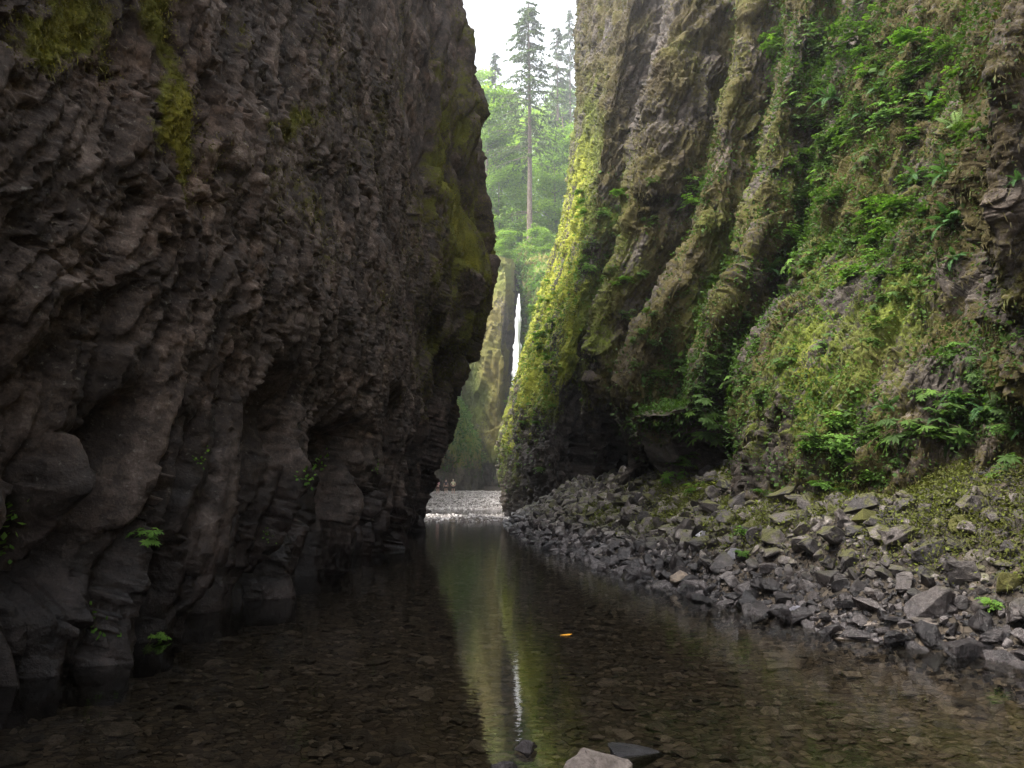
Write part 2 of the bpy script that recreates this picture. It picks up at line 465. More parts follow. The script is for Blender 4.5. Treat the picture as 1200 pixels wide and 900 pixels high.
ysamp = np.concatenate([np.linspace(-10, 2.2, 50), 2.2 + (np.linspace(0, 1, 680) ** 1.75) * 36.8, np.linspace(39.2, 56, 60)])
A = np.stack([herm(zr, CP[:, j], rows) for j in range(len(colsL))], 1)      # rows x cols x 3
V = herm(cs, A.transpose(1, 0, 2), ysamp).transpose(1, 0, 2)
N = -grid_normals(V)
if N[10, 100, 0] < 0: N = -N
rim = 11 + 0.42 * np.clip(V[:, :, 1], 0, 30) + 8 * sstep(29, 37, V[:, :, 1])
hot = V[:, :, 2] > rim
V[:, :, 0] = np.where(hot, V[:, :, 0] - (V[:, :, 2] - rim) * 1.6, V[:, :, 0])
V[:, :, 2] = np.where(hot, rim + (V[:, :, 2] - rim) * 0.12, V[:, :, 2])
nr, nc = V.shape[:2]
B = V.reshape(-1, 3); Nf = N.reshape(-1, 3)
z, y = B[:, 2], B[:, 1]
w1 = fbm(B * 0.35, 3, 31)[:, None] * 0.9
# lean the texture along the steep diagonal seen on the wall
q = np.stack([B[:, 0], B[:, 1] - 0.27 * B[:, 2], B[:, 2] * 0.34], 1) + w1 + 0.35 * fbm(B * 1.3, 3, 35)[:, None]
f1, e1, c1 = facets(q * np.array([1.1, 1.5, 0.9]), 40, 0.5)
f2, e2, c2 = facets(q * np.array([3.2, 4.2, 2.2]), 50, 0.8)
f3, e3, c3 = facets(q * np.array([8, 11, 5]) + 3, 60, 0.8)
up = sstep(1.4, 3.4, z + 0.7 * fbm(B * 0.5, 2, 33))          # rough shingled rock above, smooth fluted rock below
flut = np.stack([B[:, 0] * 0.8, (B[:, 1] - 0.10 * B[:, 2]) * 1.25, B[:, 2] * 0.14], 1)
g1, h1, cc1 = facets(flut + 0.25 * w1, 70, 1.1)
g3, h3, _ = facets(flut * np.array([7, 7, 11]) + 0.3 * w1, 78, 1.0)
g2, h2, cc2 = facets(flut * np.array([2.6, 2.6, 3.4]) + 0.3 * w1, 74, 1.0)
dsp = 0.30 * fbm(B * 0.45, 3, 80) + 0.12 * fbm(q * 1.6, 4, 84)
crag = ridged(q * np.array([2.2, 2.6, 1.1]), 5, 86)
f4, e4, c4 = facets(q * np.array([19, 24, 11]) + 3, 66, 0.9)
dsp += up * (0.08 * f1 + 0.075 * f2 - 0.04 * np.exp(-(e2 / 0.08) ** 2) + 0.055 * f3 + 0.028 * f4 + 0.08 * crag + 0.05 * fbm(q * np.array([6, 7, 6]), 4, 88))
dsp += (1 - up) * (0.50 * g1 - 0.40 * np.exp(-(h1 / 0.09) ** 2) + 0.20 * g2 - 0.10 * np.exp(-(h2 / 0.06) ** 2) + 0.05 * g3 + 0.07 * fbm(flut * np.array([4, 4, 6]), 5, 96))
# deep clefts and hollows at the foot
def cleft(yc, w, z0, z1, dep, lean=0.0):
    yy = y - yc - lean * z
    return -dep * np.exp(-(yy / w) ** 2) * sstep(z1, z1 - 0.8, z) * sstep(z0 - 0.5, z0, z)
dsp += cleft(9.9, 0.45, -1, 3.3, 1.9, 0.22) + cleft(7.0, 0.28, 0.9, 2.6, 0.8, 0.1) + cleft(6.3, 0.35, -1, 1.6, 0.9, 0.15)
dsp += cleft(14.3, 0.8, -1, 3.0, 1.7, 0.2) + cleft(19.5, 1.3, -1, 4.2, 1.2, 0.15) + cleft(26, 2.2, -1, 3.5, 1.0, 0.0)
dsp += cleft(8.35, 0.16, -1, 1.25, 0.7, 0.12) + cleft(11.7, 0.25, -1, 1.9, 0.55, 0.1) + cleft(5.3, 0.35, -1, 2.8, 0.7, 0.1)
g0_, _, _ = facets(flut * np.array([1.9, 1.9, 2.6]), 103, 1.0)
dsp += (1 - up) * 0.14 * g0_
b1_, k1_, _ = facets(B * np.array([0.55, 0.55, 0.22]), 99, 1.0)
dsp += sstep(20, 32, y) * (0.75 * b1_ + 0.35 * fbm(B * np.array([0.8, 0.8, 0.35]), 4, 101) - 0.3 * np.exp(-(k1_ / 0.07) ** 2) - 0.25)
L = B + Nf * dsp[:, None]
ppx, ppy, _ = proj(L)
ppx = ppx + 26 * fbm(B * 2.2, 3, 97); ppy = ppy + 34 * fbm(B * 1.8, 3, 98)
moss = 0.10 + 0.34 * sstep(1.5, 6, z) * (0.5 + fbm(B * 0.6, 3, 90)) + blobs(ppx, ppy, [
    (60, 40, 60, 45, 0, .6), (190, 40, 20, 60, 0, .65), (205, 150, 22, 50, 0, .75), (190, 130, 25, 30, 0, .3), (215, 215, 12, 30, 0, .4), (350, 140, 22, 12, 0, .35), (330, 150, 14, 12, 0, .3),
    (270, 180, 90, 60, 0, .12), (275, 35, 10, 25, 0, .35), (548, 280, 30, 90, 0, .42), (520, 400, 40, 60, 0, .2), (515, 190, 16, 90, 0, .3), (540, 100, 22, 80, 0, .2), (100, 20, 120, 40, 0, .2)])
moss = np.clip(moss, 0, 1)
lush_lit = 0.30 + 0.35 * sstep(0.2, 0.8, moss) + 0.25 * fbm(B * 0.9, 3, 92)
lush_lit += blobs(ppx, ppy, [(205, 160, 30, 70, 0, .3), (60, 40, 60, 40, 0, .15), (545, 290, 30, 60, 0, .12)])
wet = np.clip(0.95 * sstep(2.4, 0.1, z + 0.9 * fbm(B * 1.2, 3, 94)) + 0.3 * (1 - up), 0, 1)  # wet foot plus shade painted in to deepen the dark lower wall
var = 0.5 * c2 + 0.5 * np.where(up > .5, c3, cc2)
cliff_l = mesh_np('left_cliff', L, grid_faces(nr, nc)[:, ::-1], M_left, attrs={'moss': moss, 'lush_lit': lush_lit, 'wet': wet, 'var': var})
tag(cliff_l, kind='structure')
GL = (L.reshape(nr, nc, 3), moss.reshape(nr, nc), lush_lit.reshape(nr, nc))

# ------------------------------------------------------------------ right cliff: buttresses and gullies
T = [  # per column: rows foot..top, (px, Y); py from PYR
    [(1500, 7.0)] * 7,
    [(1300, 8.6), (1290, 8.4), (1265, 8.1), (1245, 7.9), (1245, 7.9), (1245, 8.0), (1290, 9)],
    [(1245, 9.0), (1228, 8.8), (1188, 8.5), (1154, 8.3), (1149, 8.3), (1153, 8.4), (1190, 9.6)],
    [(1215, 9.5), (1195, 9.6), (1162, 10), (1149, 10.6), (1146, 11), (1152, 11.5), (1185, 12.5)],
    [(1140, 9.8), (1140, 10), (1120, 10.6), (1108, 12), (1105, 12.8), (1115, 13.3), (1150, 15)],
    [(1040, 10.4), (1040, 10.5), (1060, 11), (1060, 12.4), (1050, 13.7), (1065, 14.2), (1100, 16)],
    [(930, 12.2), (945, 12.1), (985, 12.2), (1010, 13.4), (1000, 14.7), (1025, 15.2), (1060, 17.5)],
    [(835, 15.2), (855, 14.2), (905, 13.8), (962, 14.8), (975, 16.0), (1000, 16.9), (1035, 19)],
    [(845, 19.5), (858, 18.3), (896, 17.6), (945, 16.9), (955, 17.1), (980, 17.8), (1010, 21)],
    [(812, 19.6), (806, 16.3), (832, 15.7), (882, 15.9), (912, 16.5), (938, 17.3), (975, 20)],
    [(790, 23.5), (796, 19.6), (822, 18.8), (872, 18.9), (902, 19.4), (930, 20.2), (965, 25)],
    [(760, 24.5), (712, 19.8), (750, 18.6), (820, 18.5), (850, 19.0), (882, 20.0), (925, 23)],
    [(735, 28), (716, 24), (748, 23.2), (816, 22.8), (846, 23.4), (878, 24.5), (920, 31)],
    [(715, 29), (688, 25), (694, 22.8), (732, 22.7), (756, 23.6), (785, 24.6), (827, 28)],
    [(690, 32), (690, 32), (704, 32), (737, 32), (759, 33), (790, 34), (832, 38)],
    [(650, 31.5), (648, 31), (668, 30.5), (694, 31.5), (708, 33), (733, 34.5), (770, 38)],
    [(612, 34), (606, 34), (636, 34), (668, 35), (686, 36.5), (697, 38), (730, 42)],
    [(588, 37), (581, 38), (612, 38.5), (651, 39), (674, 40), (677, 41), (705, 46)],
    [(600, 42), (590, 43), (620, 44), (656, 45), (680, 47), (685, 48), (712, 53)],
    [(680, 50), (680, 50), (700, 52), (740, 54), (760, 56), (770, 58), (790, 62)],
]
PYR = [600, 530, 400, 280, 140, 0, -330]
CP = np.zeros((7, len(T), 3))
for j, col in enumerate(T):
    for i, (px, Y) in enumerate(col):
        Yd = Y * (1 + 0.0072 * Y)
        p = P(px, PYR[i], Yd)
        CP[i, j] = p
        if i == 0: CP[i, j, 2] = -0.4 if j < 18 else 0.0
CP = np.concatenate([np.array([[(9, -10, z_) for z_ in (-.4, 1.5, 3.2, 5, 7.5, 10, 18)]]).transpose(1, 0, 2).astype(float),
                     np.array([[(7, 0.5, z_) for z_ in (-.4, 1.5, 3.2, 5, 7.5, 10, 17)]]).transpose(1, 0, 2).astype(float), CP], 1)
NCC = CP.shape[1]
cw = [26, 34, 20] + [0] * 30
seg = []
for j in range(NCC - 1):
    dpx = 1.15 * max(abs(T[j - 2][k][0] - T[j - 1][k][0]) for k in range(1, 6)) if j >= 2 else 0
    n = {0: 16, 1: 24, 2: 70}.get(j, int(np.clip(dpx * 0.95, 26, 130)))
    if j >= 3 and n < 45: n = 45
    seg.append(np.linspace(j, j + 1, n, endpoint=False))
us = np.concatenate(seg + [[NCC - 1]])
rr = [0, 1, 2, 3, 4, 5, 6]
vs = np.concatenate([np.linspace(0, 1, 90, endpoint=False), np.linspace(1, 2, 150, endpoint=False), np.linspace(2, 3, 140, endpoint=False), np.linspace(3, 4, 150, endpoint=False), np.linspace(4, 5, 130, endpoint=False), np.linspace(5, 6, 60)])
A = np.stack([herm(rr, CP[:, j], vs) for j in range(NCC)], 1)
V = herm(np.arange(NCC), A.transpose(1, 0, 2), us).transpose(1, 0, 2)
N = grid_normals(V)
tocam = np.array([0, 0, 3.0]) - V
if (N * tocam).sum(2)[200:400, 100:500].mean() < 0: N = -N
nr, nc = V.shape[:2]
B = V.reshape(-1, 3); Nf = N.reshape(-1, 3)
y, z = B[:, 1], B[:, 2]
sc = np.clip(y / 14.0, 0.7, 2.3)[:, None]        # farther rock carries coarser relief
w1 = fbm(B * 0.4, 3, 131)[:, None] * 0.9
q = np.stack([B[:, 0] * 1.0, B[:, 1], (B[:, 2]) * 0.26], 1)
q = q - np.stack([0.34 * B[:, 2], 0 * z, 0 * z], 1) + w1 * 0.6
f1, e1, c1 = facets(q * 0.85, 140, 0.8)
f2, e2, c2 = facets(q * 2.6, 150, 0.8)
f3, e3, c3 = facets(q * 7.5, 160, 0.8)
f4, e4, c4 = facets(B * 3.6, 170, 1.1)
rp_, rq_, _ = proj(B)
rocky = np.clip(blobs(rp_, rq_, [(1190, 240, 40, 150, 0, .35), (1110, 330, 50, 35, 0, .8), (1010, 400, 70, 55, 0, .5), (650, 540, 60, 60, 0, 1), (860, 560, 60, 30, 0, .8), (640, 600, 60, 30, 0, 1)]), 0, 1)
dsp = 0.22 * fbm(B * 0.4, 3, 180) + 0.34 * fbm(q * np.array([1.2, 1.2, 2.2]), 4, 184) + 0.16 * fbm(B * 1.6, 3, 186)
nearf = 1 - 0.6 * sstep(13, 9.5, y)
dsp += nearf * (0.15 * f1 + 0.16 * f2) + 0.06 * f3 + (1 - nearf) * 0.12 * fbm(B * 4, 4, 187) + rocky * (0.10 * f4 - 0.05 * np.exp(-(e4 / 0.08) ** 2))
dsp += 0.16 * np.abs(fbm(q * 3.1, 3, 190)) + 0.05 * fbm(B * 9, 3, 195)
dsp *= np.where(y < 6, 0.5, 1)
dsp -= 0.5 * sstep(33, 44, y)
_jx = 26 * fbm(B * 0.9, 3, 188); _jy = 30 * fbm(B * 0.9 + 5, 3, 189)
dsp -= 2.0 * np.clip(blobs(rp_ + _jx, rq_ + _jy, [(752, 548, 62, 42, -25, 1.1), (820, 520, 25, 30, -30, .5)]), 0, 1.2)
dsp -= 0.3 * np.exp(-((rp_ - 1149) / 14) ** 2) * (rq_ < 420)
L = B + Nf * dsp[:, None]
ppx, ppy, _ = proj(L)
hol = blobs(rp_, rq_, [(750, 545, 75, 55, -35, 1), (870, 420, 22, 80, -35, .7), (760, 90, 14, 120, -15, .6), (905, 320, 30, 60, -30, .3)])
moss = 0.62 + 0.32 * fbm(B * 0.55, 3, 200) + 0.28 * fbm(q * np.array([2.2, 2.2, 2.5]), 3, 203) - 0.45 * rocky - 0.5 * hol
lush_lit = 0.23 + 0.30 * fbm(B * 0.8, 4, 205) + blobs(rp_, rq_, [
    (640, 400, 46, 130, -17, .55), (668, 250, 26, 110, -12, .28), (620, 430, 25, 100, -20, .40), (600, 530, 20, 50, 0, .4), (665, 230, 20, 120, -12, .40), (700, 120, 22, 70, -5, .10), (665, 450, 22, 70, -20, .25),  # inner buttress: bright moss patches that also carry painted light
    (725, 250, 14, 80, -18, .30), (715, 370, 22, 60, -25, .22), (820, 380, 22, 110, -28, .22), (850, 300, 22, 60, -25, .18), (960, 420, 75, 100, -35, .30), (930, 500, 70, 50, -20, .22), (1040, 340, 60, 40, 0, .22),
    (1180, 330, 25, 40, 0, .2), (900, 170, 30, 90, -15, .10), (860, 90, 16, 90, -15, .16), (1000, 250, 90, 140, -20, .12), (1060, 450, 100, 60, 0, .14)])
lush_lit -= 0.10 * rocky
lush_lit -= 0.25 * blobs(rp_, rq_, [(735, 90, 35, 110, -10, 1), (1190, 120, 40, 200, 0, 1.0), (760, 400, 50, 90, -25, .5)])
wet = 0.75 * sstep(0.7, 0.0, z) + 0.25 * rocky * fbm(B * 2, 2, 207)
cliff_r = mesh_np('right_cliff', L, grid_faces(nr, nc), M_right, attrs={'moss': np.clip(moss, 0, 1), 'lush_lit': np.clip(lush_lit, 0, 1), 'wet': np.clip(wet, 0, 1), 'var': 0.5 * c2 + 0.5 * np.where(rocky > .4, c4, c3)})
tag(cliff_r, kind='structure')
GR = (L.reshape(nr, nc, 3), np.clip(moss, 0, 1).reshape(nr, nc), np.clip(lush_lit, 0, 1).reshape(nr, nc), rp_.reshape(nr, nc), rq_.reshape(nr, nc), rocky.reshape(nr, nc), hol.reshape(nr, nc))

# ------------------------------------------------------------------ far cliffs (sheets lofted between plan lines)
def sheet(name, cols, pys, amp, mossf, seed, nu=200, nv=260, flip=None):
    CPs = np.zeros((len(pys), len(cols), 3))
    for j, col in enumerate(cols):
        for i, (px, Y) in enumerate(col):
            CPs[i, j] = P(px, pys[i], Y * (1.07 if Y > 113 and 'left' not in name else 1))
    v = np.linspace(0, len(pys) - 1, nv); u = np.linspace(0, len(cols) - 1, nu)
    A = np.stack([herm(np.arange(len(pys)), CPs[:, j], v) for j in range(len(cols))], 1)
    V = herm(np.arange(len(cols)), A.transpose(1, 0, 2), u).transpose(1, 0, 2)
    N = grid_normals(V)
    if (N * (np.array([0, 0, 10.0]) - V)).sum() < 0: N = -N
    B = V.reshape(-1, 3)
    q = B * np.array([1, 1, 0.4])
    f1, e1, c1 = facets(q * 0.35, seed, .8); f2, e2, c2 = facets(q * 1.1, seed + 7, .8)
    d = amp * (0.9 * fbm(q * 0.25, 4, seed + 11) + 0.5 * f1 + 0.22 * f2 + 0.1 * fbm(B * 2, 3, seed + 13))
    Lc = B + N.reshape(-1, 3) * d[:, None]
    a, b, _ = proj(B)
    ms, ls = mossf(a, b, B)
    o = mesh_np(name, Lc, grid_faces(nv, nu), M_far, attrs={'moss': np.clip(ms, 0, 1), 'lush_lit': np.clip(ls, 0, 1), 'wet': sstep(3.5, 1.0, B[:, 2]) * 0.6, 'var': c2})
    tag(o, kind='structure')
    return o, Lc.reshape(nv, nu, 3), np.clip(ls, 0, 1).reshape(nv, nu)

pysF = [585, 560, 520, 480, 440, 410, 380, 340]
# second left wall with its mossy foot boulder, behind the first nose
far1 = sheet('far_left_cliff', [
    [(430, 62)] * 8,
    [(462, 84)] * 8,
    [(492, 104), (494, 104), (497, 105), (500, 106), (500, 107), (496, 108), (492, 109), (488, 110)],
    [(530, 108), (530, 108), (526, 108), (522, 109), (516, 110), (512, 110), (505, 111), (500, 112)],
    [(564, 113), (562, 113), (553, 113), (541, 113), (528, 114), (520, 114), (512, 115), (505, 116)],
    [(558, 120), (557, 120), (551, 120), (540, 120), (526, 120), (516, 120), (508, 120), (500, 121)],
    [(520, 135)] * 8],
    pysF, 1.3, lambda a, b, B: (0.35 + 0.4 * fbm(B * .15, 3, 301) + blobs(a, b, [(530, 470, 30, 50, 0, .5), (545, 515, 25, 30, 0, .5)]) - 0.5 * sstep(545, 575, b),
                               0.25 + blobs(a, b, [(535, 465, 30, 50, 0, .55), (545, 510, 25, 30, 0, .3)])), 300)
# tall column and the slot with the waterfall
pysC = [590, 560, 500, 440, 380, 330, 305]
far2 = sheet('far_column_cliff', [
    [(500, 128), (500, 128), (505, 128), (510, 128), (520, 128), (530, 129), (540, 131)],
    [(540, 121), (540, 121), (545, 121), (550, 121), (556, 122), (565, 123), (572, 126)],
    [(556, 117), (556, 117), (560, 117), (564, 117), (568, 118), (574, 120), (578, 124)],
    [(578, 115), (578, 115), (582, 115), (585, 115), (588, 116), (588, 118), (587, 122)],
    [(588, 118), (588, 118), (590, 118), (593, 118), (595, 118), (596, 119), (594, 123)],
    [(592, 126), (592, 126), (594, 126), (597, 127), (598, 128), (598, 129), (596, 131)],
    [(597, 137), (597, 137), (600, 137), (603, 138), (604, 138), (603, 139), (600, 140)],
    [(640, 141)] * 7],
    pysC, 1.6, lambda a, b, B: (0.70 + 0.5 * fbm(B * .2, 3, 311) - 0.9 * sstep(535, 570, b) - blobs(a, b, [(600, 420, 6, 100, 0, .5)]),
                               0.30 + 0.12 * fbm(B * .3, 2, 312) + blobs(a, b, [(555, 470, 14, 60, 0, .4), (578, 325, 22, 25, 0, .28), (560, 540, 20, 20, 0, .25)])), 310)
# mossy wall right of the fall
far3 = sheet('far_right_cliff', [
    [(612, 136), (612, 136), (614, 136), (615, 136), (615, 136), (613, 137), (606, 140), (600, 146)],
    [(614, 128), (614, 128), (616, 128), (617, 128), (617, 128), (615, 129), (610, 132), (606, 140)],
    [(620, 122), (620, 122), (620, 122), (622, 122), (624, 122), (624, 123), (622, 127), (618, 136)],
    [(650, 114), (650, 114), (650, 114), (650, 114), (650, 114), (650, 116), (652, 120), (655, 130)],
    [(690, 100), (690, 100), (690, 100), (690, 100), (690, 100), (690, 100), (695, 106), (700, 118)],
    [(760, 80)] * 8],
    [590, 540, 480, 420, 370, 335, 308, 285], 1.1, lambda a, b, B: (0.85 + 0.2 * fbm(B * .2, 3, 321), 0.45 + 0.2 * fbm(B * .25, 3, 322)), 320)

# forested slope above the fall, and land to the horizon
u = np.linspace(0, 1, 90); v = np.concatenate([[0, 0.005], np.linspace(0.01, 1, 88)])
UU, VV = np.meshgrid(u, v)
HX = -80 + 160 * UU; HY = 143 + 400 * VV ** 1.5
HZ = 39 + 0.10 * (HY - 128) + 0.20 * np.abs(HX) + 3 * fbm(np.stack([HX.ravel(), HY.ravel(), 0 * HX.ravel()], 1) * 0.05, 3, 330).reshape(HX.shape)
HZ = np.where(VV < 0.006, HZ - 40, HZ)
M_forest_floor = simple('forest_floor', (0.04, 0.045, 0.015), (0.10, 0.12, 0.03), 0.8, bd=0.3)
hill = mesh_np('hillside', np.stack([HX.ravel(), HY.ravel(), HZ.ravel()], 1), grid_faces(90, 90), M_forest_floor)
tag(hill, kind='structure')
def hill_z(x, yy):
    return 39 + 0.10 * (yy - 128) + 0.20 * abs(x) + 3 * float(fbm(np.array([[x, yy, 0.0]]) * 0.05, 3, 330)[0])

# ------------------------------------------------------------------ waterfall
mw = NT('falling_water')
st = mw.noise(1.0, 6, vec=mw.mapping((5, 5, 0.35)), rough=0.7)
cw_ = mw.ramp(st, [(0.3, (0.85, 0.87, 0.89)), (0.55, (1.0, 1.0, 1.0))])
M_fall = mw.fin(cw_, 0.6, mw.bump(st, 0.6, 0.2), 0.3)
fv, nrow = [], 70
for i in range(nrow):
    t = i / (nrow - 1)
    py = 345 + t * 160
    half = (0.10 + 0.20 * sstep(0, .12, t) + 0.22 * sstep(0.0, 0.5, t)) * (1 + 0.22 * float(vnoise(np.array([[t * 26, 3.1, 0.0]]), 7)[0]))
    c = P(608.2 - 5.5 * t, py, 127 - 4.0 * t)
    for k in range(13):
        a = math.pi * k / 12
        w = half * (1 + 0.22 * math.sin(31 * t + 1.7 * k) + 0.22 * math.sin(63 * t + 2.9 * k))
        fv.append((c.x - w * math.cos(a), c.y - 0.6 * math.sin(a) + 0.12 * math.sin(5.3 * k + 14 * t), c.z))
fall = mesh_np('waterfall', fv, grid_faces(nrow, 13), M_fall)
tag(fall, kind='structure')

# ------------------------------------------------------------------ leaf-shaped faces
def unit(a):
    return a / np.maximum(np.linalg.norm(a, axis=-1, keepdims=True), 1e-9)
def kites(C, D, U, ln, wd, mid=0.42, fold=0.15):
    """one folded leaf each: base C, direction D, face normal U, length, half width"""
    D = unit(D); S = unit(np.cross(D, U)); Nn = np.cross(S, D)
    ln = np.asarray(ln).reshape(-1, 1) * np.ones((len(C), 1)); wd = np.asarray(wd).reshape(-1, 1) * np.ones((len(C), 1))
    m = C + D * ln * mid - Nn * wd * fold
    v = np.stack([C, m + S * wd, C + D * ln, m - S * wd], 1).reshape(-1, 3)
    f = np.arange(len(C) * 4).reshape(-1, 4)
    return v, f
def join(parts):
    vs, fs, ts, o = [], [], [], 0
    for v, f, t in parts:
        vs.append(v); fs.append(f + o); ts.append(t); o += len(v)
    return np.concatenate(vs), np.concatenate(fs), np.concatenate(ts)
def tube(path, r0, r1, n=5):
    path = np.asarray(path, float)
    T_ = unit(np.gradient(path, axis=0))
    a = unit(np.cross(T_, np.array([0.31, 0.17, 0.93]))); b = np.cross(T_, a)
    rr_ = np.linspace(r0, r1, len(path))[:, None, None]
    an = np.arange(n) * 2 * math.pi / n
    v = path[:, None] + rr_ * (a[:, None] * np.cos(an)[None, :, None] + b[:, None] * np.sin(an)[None, :, None])
    f = []
    for i in range(len(path) - 1):
        for k in range(n):
            f.append((i * n + k, i * n + (k + 1) % n, (i + 1) * n + (k + 1) % n, (i + 1) * n + k))
    return v.reshape(-1, 3), np.array(f), np.full(len(path) * n, 0.5)

def scatter(Gd, wmask, n, lo=0.0, hi=0.1):
    """n random points on a grid surface, weighted; returns pos, normal, and (i,j)"""
    Vg = Gd
    du = Vg[:-1, 1:] - Vg[:-1, :-1]; dv = Vg[1:, :-1] - Vg[:-1, :-1]
    cr = np.cross(du, dv); ar = np.linalg.norm(cr, axis=2)
    w = (ar * wmask[:-1, :-1]).ravel(); w = np.clip(w, 0, None); w /= w.sum()
    idx = rng.choice(len(w), n, p=w)
    i, j = idx // (Vg.shape[1] - 1), idx % (Vg.shape[1] - 1)
    a, b = rng.random(n)[:, None], rng.random(n)[:, None]
    pos = Vg[i, j] + du[i, j] * a + dv[i, j] * b
    nn = unit(cr[i, j])
    s = np.sign((nn * (np.array([0, 0, 5.0]) - pos)).sum(1, keepdims=True))
    nn = nn * s
    return pos + nn * (lo + (hi - lo) * rng.random((n, 1))), nn, i, j

def leaf_cover(name, label, cat, Gd, w, lush_lit, n, size, spread, kindmix=0.6, mat=None, tone_off=0.0, offs=(-0.02, 0.07)):
    pos, nn, i, j = scatter(Gd, w, n, *offs)
    Yd = pos[:, 1]
    s = size * (np.clip(Yd, 6, 200) / 10) ** 0.55 * np.exp(0.35 * rng.standard_normal(n))
    blade = rng.random(n) > kindmix
    rd = rng.standard_normal((n, 3))
    up = np.array([0, 0, 1.0])
    D = np.where(blade[:, None], nn * 0.5 - up * 1.3 + 0.35 * rd, nn * 0.9 - up * 0.35 + spread * rd)
    U = np.where(blade[:, None], nn + 0.4 * rd, up * 1.0 + nn * 0.5 + 0.5 * rng.standard_normal((n, 3)))
    v, f = kites(pos, D, U, np.where(blade, s * 2.6, s), np.where(blade, s * 0.16, s * 0.36))
    cl = fbm(pos * 1.7, 2, 401)
    t = np.clip(lush_lit[i, j] + tone_off + 0.16 * rng.standard_normal(n) + 0.25 * cl - 0.22 * blade, 0, 1)
    o = mesh_np(name, v, f, mat or M_moss_leaf, smooth=False, attrs={'tone': np.repeat(t, 4)})
    tag(o, label, cat, kind='stuff')
    return o
# small growth on the right cliff
Vg, mo, lu, gpx, gpy, rk, ho = GR
vis = (gpx > 560) & (gpx < 1260) & (gpy > -60) & (gpy < 640)
ww = vis * np.clip(mo - 0.25, 0, 1) * (1 / (np.clip(Vg[:, :, 1], 7, 60) / 10) ** 1.3) * (1 - .85 * rk) * (1 - 0.9 * np.clip(ho, 0, 1)) * (1 + .8 * fbm(Vg.reshape(-1, 3) * 1.1, 3, 405).reshape(mo.shape))
leaf_cover('moss_and_creepers', 'thick coat of moss, hanging dead fronds and tiny leaves over the right gorge wall', 'moss', Vg, np.clip(ww, 0, None), lu, 230000, 0.034, 0.6, 0.45)
leafy = vis * np.clip(blobs(gpx.ravel(), gpy.ravel(), [(1060, 120, 90, 140, -10, 1), (980, 80, 60, 90, 0, .8), (1010, 270, 90, 70, -20, 1), (920, 330, 50, 70, -30, .6), (850, 420, 45, 90, -30, .7), (780, 430, 35, 70, -30, .6),
    (830, 500, 40, 40, 0, .8), (960, 500, 80, 60, -30, .6), (1090, 500, 110, 50, 0, 1), (1150, 440, 60, 50, 0, .8), (820, 235, 25, 60, -20, .6), (940, 180, 40, 90, -20, .5), (700, 300, 25, 60, -20, .4), (640, 400, 25, 120, -18, .5)]).reshape(mo.shape), 0, 1)
leaf_cover('leafy_ground_cover', 'dense small green leaves growing between the ferns on the right gorge wall', 'leaves', Vg, leafy * np.clip(0.5 + 1.5 * fbm(Vg.reshape(-1, 3) * 1.6, 3, 407).reshape(mo.shape), 0, 1) / (np.clip(Vg[:, :, 1], 7, 60) / 10) ** 1.3, lu, 110000, 0.042, 0.45, 1.0, M_leaf, 0.1, (0.0, 0.22))
Vg, mo, lu = GL
gx, gy, _ = proj(Vg.reshape(-1, 3)); gx = gx.reshape(mo.shape); gy = gy.reshape(mo.shape)
vis = (gx > -40) & (gx < 600) & (gy > -60) & (gy < 620) & (Vg[:, :, 1] > 4)
M_moss_olive = leaf_mat('olive_moss', (0.05, 0.042, 0.012), (0.125, 0.112, 0.018), (0.27, 0.24, 0.03), 0.2)
leaf_cover('moss_tufts', 'olive moss tufts clinging to the dark left gorge wall', 'moss', Vg, vis * np.clip(mo - 0.26, 0, 1) ** 1.2 / (np.clip(Vg[:, :, 1], 5, 60) / 10) ** 1.3, lu, 150000, 0.020, 0.8, 0.62, M_moss_olive, -0.10, (-0.01, 0.04))
GV = np.stack([XX, YY, ZZ.reshape(XX.shape)], 2)
dS = XX - np.interp(YY, SY, SX)
bw = sstep(0.5, 1.3, dS) * (dS < 4) * (YY > 6) * (YY < 24) * np.clip(0.35 + 1.6 * fbm(GV.reshape(-1, 3) * 1.3, 3, 411).reshape(XX.shape), 0, 1) / np.clip(YY / 10, .7, 3)
leaf_cover('bank_moss', 'moss, dead stalks and little leaves creeping over the upper rock bank', 'moss', GV, bw, np.full(XX.shape, .16), 70000, 0.030, 0.7, 0.85, None, 0, (0.0, 0.16))
for nm, (o, Lg, ls), n, lab in (('far_foliage', far1, 16000, 'small green leaves over the shaded far left wall'), ('far_creepers', far3, 26000, 'bright creepers hanging beside the waterfall')):
    a, b, _ = proj(Lg.reshape(-1, 3)); a = a.reshape(ls.shape); b = b.reshape(ls.shape)
    w = (a > 480) & (a < 700) & (b < 560)
    leaf_cover(nm, lab, 'leaves', Lg, w * np.clip(ls - 0.2, 0.02, 1), ls, n, 0.085, 0.6, 0.8, M_leaf_bright if nm == 'far_creepers' else M_leaf, 0.0, (0, 0.5))

